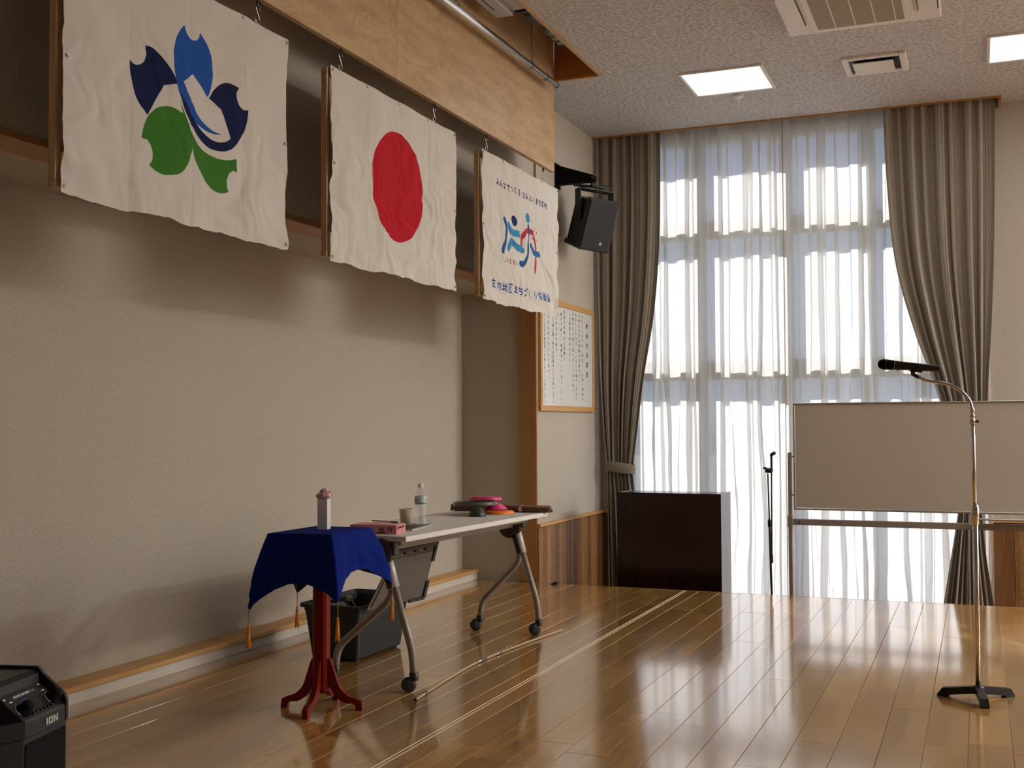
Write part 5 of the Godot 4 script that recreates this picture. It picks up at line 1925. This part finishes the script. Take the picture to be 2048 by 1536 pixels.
		for j in 14:
			var a := TAU * j / 14.0
			var q := t + Vector3(cos(a) * 0.005, -0.078, sin(a) * 0.005)
			tube2(st, q, q + Vector3(cos(a) * 0.0055, -0.084 - 0.006 * (j % 3), sin(a) * 0.0055), 0.0012, 5)
		put("tassel", st, M.gold_thread, cl)

	# vase and dried blossom
	var v := thing("vase", Vector3(-2.842, 0.819, -4.632), "tall square white paper vase standing on the blue cloth", "vase")
	var vt := Transform3D(Basis(Vector3.UP, 0.20), Vector3(-2.842, 0.819, -4.628))
	st = S()
	var h := 0.142
	for q in [[-0.024, -0.022, -0.024, 0.024], [0.022, 0.024, -0.024, 0.024], [-0.022, 0.022, -0.024, -0.022], [-0.022, 0.022, 0.022, 0.024]]:
		box(st, Vector3(q[0], 0, q[2]), Vector3(q[1], h, q[3]), 0.0005, vt, 1)
	box(st, Vector3(-0.022, 0, -0.022), Vector3(0.022, 0.003, 0.022), 0.0, vt)
	put("sleeve", st, M.white_plastic, v)
	var f := thing("flower_posy", Vector3(-2.842, 0.95, -4.628), "small posy of pale pink fluffy blossoms standing in the white vase", "flowers")
	var r2 := RandomNumberGenerator.new()
	r2.seed = 3
	for k in 11:
		var a := TAU * k / 8.0 + 0.3
		var rad := 0.024 if k < 8 else 0.008
		var pos := Vector3(-2.842 + cos(a) * rad, 0.819 + h + (0.014 if k < 8 else 0.031) + r2.randf_range(-0.003, 0.006), -4.628 + sin(a) * rad)
		st = S(true)
		tube2(st, Vector3(-2.842 + cos(a) * rad * 0.35, 0.83, -4.628 + sin(a) * rad * 0.35), pos, 0.0012, 5)
		put("stem", st, M.stem, f)
		st = S(true)
		var nn := FastNoiseLite.new()
		nn.seed = k
		nn.frequency = 1.0
		var ball := func(u: float, w: float) -> Vector3:
			var th := u * TAU
			var ph := w * PI
			var dr := Vector3(cos(th) * sin(ph), cos(ph), sin(th) * sin(ph))
			return pos + dr * (0.0122 + 0.0026 * sin(th * 6.0) * sin(ph) + 0.002 * nn.get_noise_3dv(dr * 3.0))
		sheet(st, 18, 10, ball, Vector3.UP)
		for j in 9:
			var dd := Vector3(r2.randf_range(-1, 1), r2.randf_range(-0.2, 1.2), r2.randf_range(-1, 1)).normalized()
			tube(st, PackedVector3Array([pos + dd * 0.008, pos + dd * 0.0165]), [0.0024, 0.0006], 5)
		put("blossom", st, M.blossom if k % 3 else M.blossom_pale, f)


# ---------------------------------------------------------------- crate under the table, pole, wedge
func build_crate() -> void:
	var o := thing("storage_tub", Vector3(-3.33, 0, -5.79), "open black plastic storage tub on the floor behind the pedestal table", "tub")
	var c := Vector3(-3.331, 0, -5.79)
	var yaw := Basis(Vector3.UP, -0.02)
	var st := S(true)
	var ring := func(hx: float, hz: float, r: float, y: float) -> PackedVector3Array:
		var out := PackedVector3Array()
		for k in 32:
			var q := k / 8
			var a := TAU * q / 4.0 + (k % 8) / 7.0 * PI / 2.0
			var sx := 1.0 if q == 0 or q == 3 else -1.0
			var sz := 1.0 if q < 2 else -1.0
			out.append(c + yaw * Vector3(sx * (hx - r) + cos(a) * r, y, sz * (hz - r) + sin(a) * r))
		return out
	var layers := [ring.call(0.10, 0.2, 0.02, 0.012), ring.call(0.146, 0.250, 0.03, 0.012), ring.call(0.152, 0.256, 0.03, 0.018), ring.call(0.178, 0.286, 0.03, 0.270), ring.call(0.182, 0.290, 0.03, 0.272), ring.call(0.183, 0.291, 0.03, 0.292), ring.call(0.200, 0.310, 0.035, 0.293), ring.call(0.201, 0.311, 0.035, 0.313), ring.call(0.192, 0.301, 0.03, 0.314), ring.call(0.174, 0.281, 0.03, 0.290), ring.call(0.146, 0.248, 0.03, 0.024), ring.call(0.05, 0.1, 0.02, 0.022)]
	st.set_smooth_group(-1)
	for i in layers.size() - 1:
		for k in 32:
			var k2 := (k + 1) % 32
			var h: Vector3 = layers[i][k] - c - Vector3(0, 0.15, 0)
			if i >= 8:
				h = -h
			if i == 0:
				h = Vector3.DOWN
			if i == 10:
				h = Vector3.UP
			if i == 7 or i == 8:
				h = Vector3.UP
			quad(st, layers[i][k], layers[i][k2], layers[i + 1][k2], layers[i + 1][k], h)
	var base_ring: PackedVector3Array = layers[0]
	for k in 32:
		tri(st, c + Vector3(0, 0.012, 0), base_ring[k], base_ring[(k + 1) % 32], Vector3.DOWN)
		tri(st, c + Vector3(0, 0.022, 0), layers[11][k], layers[11][(k + 1) % 32], Vector3.UP)
	put("tub_shell", st, M.tub_black, o)
	st = S()
	for q in [[-0.11, -0.21], [0.11, -0.21], [-0.11, 0.21], [0.11, 0.21]]:
		box(st, Vector3(q[0] - 0.022, 0, q[1] - 0.022), Vector3(q[0] + 0.022, 0.014, q[1] + 0.022), 0.004, Transform3D(yaw, c))
	put("foot", st, M.tub_black, o)
	# the lid stands open along the side
	var A := Vector3(-3.105, 0.292, -5.492)
	var Bq := Vector3(-3.090, 0.278, -6.150)
	var Cq := Vector3(-2.985, 0.615, -6.120)
	var Dq := Vector3(-2.975, 0.618, -5.605)
	var ld := thing("tub_lid", Vector3(-3.05, 0.28, -5.8), "grey plastic tub lid propped upright against the storage tub under the table", "lid")
	var nrm := (Bq - A).cross(Dq - A).normalized()
	if nrm.x < 0:
		nrm = -nrm
	var P := func(u: float, v: float, w: float) -> Vector3:
		return A.lerp(Bq, u).lerp(Dq.lerp(Cq, u), v) + nrm * w
	st = S()
	slab(st, P, 0.0, 1.0, 0.0, 1.0, -0.006, 0.0)
	slab(st, P, 0.05, 0.95, 0.06, 0.84, 0.0, 0.005)
	put("lid_panel", st, M.lid_grey, ld)
	st = S()
	slab(st, P, -0.01, 1.01, 0.95, 1.0, -0.014, 0.012)
	slab(st, P, 0.97, 1.02, 0.66, 1.0, -0.014, 0.012)
	slab(st, P, 0.97, 1.02, 0.0, 0.30, -0.014, 0.012)
	slab(st, P, 0.72, 1.0, -0.03, 0.02, -0.014, 0.012)
	for u in [0.2, 0.45, 0.7]:
		slab(st, P, u, u + 0.09, 0.90, 0.96, -0.010, 0.012)
	put("lid_rim", st, M.lid_rim, ld)
	# things in the tub
	var b := thing("drink_bottle", Vector3(-3.36, 0.03, -5.80), "dark drink bottle with a white cap standing in the storage tub", "bottle")
	st = S(true)
	lathe(st, [Vector2(0, 0.0), Vector2(0.034, 0.0), Vector2(0.036, 0.01), Vector2(0.036, 0.21), Vector2(0.03, 0.232), Vector2(0.016, 0.252), Vector2(0.0135, 0.262)], at(Vector3(-3.36, 0.03, -5.80), Basis(Vector3.BACK, 0.10)), 20)
	put("bottle_body", st, mk("dark_bottle", rgb(28, 30, 44), 0.2), b)
	st = S(true)
	lathe(st, [Vector2(0.0135, 0.262), Vector2(0.0165, 0.262), Vector2(0.0165, 0.285), Vector2(0.015, 0.288), Vector2(0.0, 0.288)], at(Vector3(-3.36, 0.03, -5.80), Basis(Vector3.BACK, 0.10)), 18)
	put("cap", st, M.white_plastic, b)
	var nz := FastNoiseLite.new()
	nz.seed = 40
	nz.frequency = 1.0
	st = S(true)
	var bag := func(u: float, v: float) -> Vector3:
		var th := u * TAU
		var ph := v * PI
		var dr := Vector3(cos(th) * sin(ph), cos(ph), sin(th) * sin(ph))
		var k := 1.0 + 0.35 * nz.get_noise_3dv(dr * 2.6) + 0.12 * nz.get_noise_3dv(dr * 8.0)
		return Vector3(-3.365, 0.225, -5.64) + Vector3(dr.x * 0.065, dr.y * 0.075, dr.z * 0.075) * k
	sheet(st, 32, 18, bag, Vector3.UP)
	tag(put("clear_bag", st, M.bag_clear), "crumpled clear plastic bag lying in the storage tub", "bag")
	st = S()
	var flap := func(u: float, v: float) -> Vector3:
		return Vector3(-3.470 - 0.03 * v + 0.004 * sin(u * 9.0), 0.22 + v * (0.118 + 0.02 * nz.get_noise_2d(u * 5.0, 1.0) + 0.008 * sin(u * 17.0)), -5.62 - u * 0.13)
	sheet(st, 14, 6, flap, Vector3.RIGHT)
	var flap2 := func(u: float, v: float) -> Vector3:
		return flap.call(u, v) + Vector3(-0.004, 0.0, 0.0)
	sheet(st, 14, 6, flap2, Vector3.LEFT)
	tag(put("torn_carton", st, M.kraft), "torn brown cardboard piece sticking up from the storage tub's wall-side edge", "cardboard")


func slab(st: SurfaceTool, P: Callable, u0: float, u1: float, v0: float, v1: float, w0: float, w1: float) -> void:
	var q := []
	for w in [w0, w1]:
		for k in [[u0, v0], [u1, v0], [u1, v1], [u0, v1]]:
			q.append(P.call(k[0], k[1], w))
	var c := Vector3.ZERO
	for p in q:
		c += p / 8.0
	for f in [[0, 1, 2, 3], [4, 5, 6, 7], [0, 1, 5, 4], [1, 2, 6, 5], [2, 3, 7, 6], [3, 0, 4, 7]]:
		var m: Vector3 = (q[f[0]] + q[f[2]]) / 2.0
		quad(st, q[f[0]], q[f[1]], q[f[2]], q[f[3]], m - c)


func build_floor_things() -> void:
	var o := thing("long_pole", Vector3(-2.5, 0, -5.8), "long thin tan pole lying on the stage floor beside the table legs", "pole")
	var pts := spline([Vector3(-2.483, 0.008, -4.862), Vector3(-2.535, 0.008, -5.35), Vector3(-2.556, 0.008, -5.80), Vector3(-2.520, 0.008, -6.30), Vector3(-2.457, 0.008, -6.83)], 8)
	var st := S(true)
	tube(st, pts, 0.0065, 10)
	put("shaft", st, M.pole_tan, o)
	for k in [[15, 17], [19, 20], [2, 3]]:
		st = S(true)
		tube(st, pts.slice(k[0], k[1] + 1), 0.0072, 10)
		put("ferrule", st, M.steel, o)
	st = S(true)
	var d := (pts[1] - pts[0]).normalized()
	tube2(st, pts[0] - d * 0.008, pts[0] + d * 0.004, 0.0072, 10)
	put("tip", st, M.black_plastic, o)
	st = S()
	prism(st, PackedVector2Array([Vector2(-3.262, 0.0), Vector2(-3.205, 0.0), Vector2(-3.205, 0.022), Vector2(-3.225, 0.022)]), -8.835, -8.79)
	tag(put("door_wedge", st, M.dark_steel), "small dark wedge at the stage's far edge below the wood wainscot", "wedge")


# ---------------------------------------------------------------- portable loudspeaker at the near corner
func build_portable_speaker() -> void:
	# e runs along the front edge, g from the front back, the control panel climbs steeply from front to back
	var e := Vector3(-0.2475, 0, -0.9689)
	var g := Vector3(-0.9689, 0, 0.2475)
	var p0 := Vector3(-2.401, 0, -2.386)
	var W := 0.2227
	var o := thing("portable_speaker", p0 + e * 0.11 + g * 0.14, "black portable loudspeaker with knobs and a sloping control panel on top", "speaker")
	# profiles are (back, up), drawn out along the front edge
	var pf := Transform3D(Basis(g, Vector3.UP, e), p0)
	var st := S()
	prism(st, PackedVector2Array([Vector2(0.004, 0.0), Vector2(0.004, 0.455), Vector2(0.29, 0.455), Vector2(0.29, 0.0)]), 0.0, W, pf)
	var sh := PackedVector2Array([Vector2(0.0, 0.004), Vector2(-0.10, 0.075), Vector2(-0.10, 0.26), Vector2(0.0, 0.29)])
	prism(st, sh, 0.0, 0.455, Transform3D(Basis(e, g, Vector3.UP), p0))
	put("cabinet", st, M.speaker_black, o)
	st = S()
	prism(st, PackedVector2Array([Vector2(0.0, 0.458), Vector2(0.0, 0.497), Vector2(0.005, 0.504), Vector2(0.078, 0.566), Vector2(0.082, 0.590), Vector2(0.10, 0.600), Vector2(0.27, 0.600), Vector2(0.293, 0.57), Vector2(0.293, 0.458)]), 0.0, W, pf)
	put("top_body", st, M.black_plastic, o)
	st = S()
	var cheek := PackedVector2Array([Vector2(-0.002, 0.458), Vector2(-0.002, 0.515), Vector2(0.004, 0.530), Vector2(0.068, 0.585), Vector2(0.088, 0.608), Vector2(0.26, 0.608), Vector2(0.295, 0.57), Vector2(0.295, 0.458)])
	prism(st, cheek, W - 0.012, W, pf)
	put("cheek", st, M.speaker_black, o)
	st = S()
	prism(st, PackedVector2Array([Vector2(0.0, -0.002), Vector2(-0.103, 0.073), Vector2(-0.103, 0.262), Vector2(0.0, 0.293)]), 0.458, 0.505, Transform3D(Basis(e, g, Vector3.UP), p0))
	put("shoulder", st, M.speaker_black, o)
	# control panel: a along the front, b up the slope
	var up := Vector3(0, 0.062, 0) + g * 0.073
	up = up.normalized()
	var nn := e.cross(up).normalized()
	if nn.y < 0:
		nn = -nn
	var base := p0 + g * 0.005 + Vector3(0, 0.504, 0)
	var P := Transform3D(Basis(e, up, nn), base)
	for k in [Vector2(0.040, 0.030), Vector2(0.190, 0.030)]:
		st = S(true)
		lathe(st, [Vector2(0.0215, 0.0), Vector2(0.0215, 0.005), Vector2(0.018, 0.007), Vector2(0.016, 0.026), Vector2(0.013, 0.029), Vector2(0.0, 0.029)], Transform3D(Basis(e, nn, -up), P * Vector3(k.x, k.y, 0.0)), 24)
		put("knob", st, M.black_matt, o)
		st = S(true)
		var arc := []
		for j in 9:
			var a := 1.7 + j * 0.22
			arc.append(P * Vector3(k.x + cos(a) * 0.027, k.y + sin(a) * 0.027, 0.001))
		tube(st, PackedVector3Array(arc), 0.0011, 5)
		put("dial_arc", st, M.white_ink, o)
	for j in 6:
		st = S()
		var cx := 0.066 + j * 0.0185
		box(st, Vector3(cx - 0.006, 0.008, -0.001), Vector3(cx + 0.006, 0.016, 0.005), 0.0015, P)
		put("button", st, M.dark_steel, o)
	for q in [Vector2(0.150, 0.052), Vector2(0.160, 0.058), Vector2(0.158, 0.044), Vector2(0.168, 0.040)]:
		st = S()
		box(st, Vector3(q.x - 0.003, q.y - 0.002, -0.001), Vector3(q.x + 0.003, q.y + 0.002, 0.003), 0.0008, P)
		put("button", st, M.dark_steel, o)
	st = S()
	box(st, Vector3(0.078, 0.055, -0.0005), Vector3(0.086, 0.061, 0.001), 0.0, P)
	put("indicator", st, M.blue_led, o)
	text("lettering", "BLOCK ROCKER", 0.0105, Transform3D(P.basis, P * Vector3(0.088, 0.078, 0.0006)), M.white_ink, o, true)
	text("lettering", "PLUS", 0.0105, Transform3D(P.basis, P * Vector3(0.143, 0.078, 0.0006)), M.grey_light, o)
	for k in [[0.020, 0.066, 0.012], [0.176, 0.064, 0.014], [0.182, 0.086, 0.010], [0.006, 0.080, 0.010]]:
		st = S()
		box(st, Vector3(k[0], k[1], 0.0), Vector3(k[0] + k[2], k[1] + 0.004, 0.0009), 0.0, P)
		put("print_mark", st, M.white_ink, o)
	var lf := Transform3D(Basis(e, Vector3.UP, -g), p0 + e * 0.132 + Vector3(0, 0.478, 0) - g * 0.0012)
	for q in [[-0.027, -0.018, 0.0, 0], [-0.014, 0.008, 0.0, 1], [0.012, 0.034, 0.0, 2]]:
		st = S()
		var hh := 0.0095
		if q[3] == 1:
			box(st, Vector3(q[0], -hh, 0), Vector3(q[0] + 0.007, hh, 0.001), 0.0, lf)
			box(st, Vector3(q[1] - 0.007, -hh, 0), Vector3(q[1], hh, 0.001), 0.0, lf)
			box(st, Vector3(q[0] + 0.007, hh - 0.005, 0), Vector3(q[1] - 0.007, hh, 0.001), 0.0, lf)
			box(st, Vector3(q[0] + 0.007, -hh, 0), Vector3(q[1] - 0.007, -hh + 0.005, 0.001), 0.0, lf)
		elif q[3] == 0:
			box(st, Vector3(q[0], -hh, 0), Vector3(q[1], hh, 0.001), 0.0, lf)
		else:
			prism(st, PackedVector2Array([Vector2(q[0], -hh), Vector2(q[0], hh), Vector2(q[0] + 0.007, hh), Vector2(q[1] - 0.007, -hh + 0.008), Vector2(q[1] - 0.007, hh), Vector2(q[1], hh), Vector2(q[1], -hh), Vector2(q[1] - 0.007, -hh), Vector2(q[0] + 0.007, hh - 0.008), Vector2(q[0] + 0.007, -hh)]), 0.0, 0.001, lf)
		put("logo_letter", st, M.grey_light, o)
	st = S()
	box(st, Vector3(0.008, 0.03, -0.003), Vector3(W - 0.008, 0.44, 0.003), 0.002, Transform3D(Basis(e, Vector3.UP, g), p0 + g * 0.004))
	put("front_grille", st, M.black_matt, o)
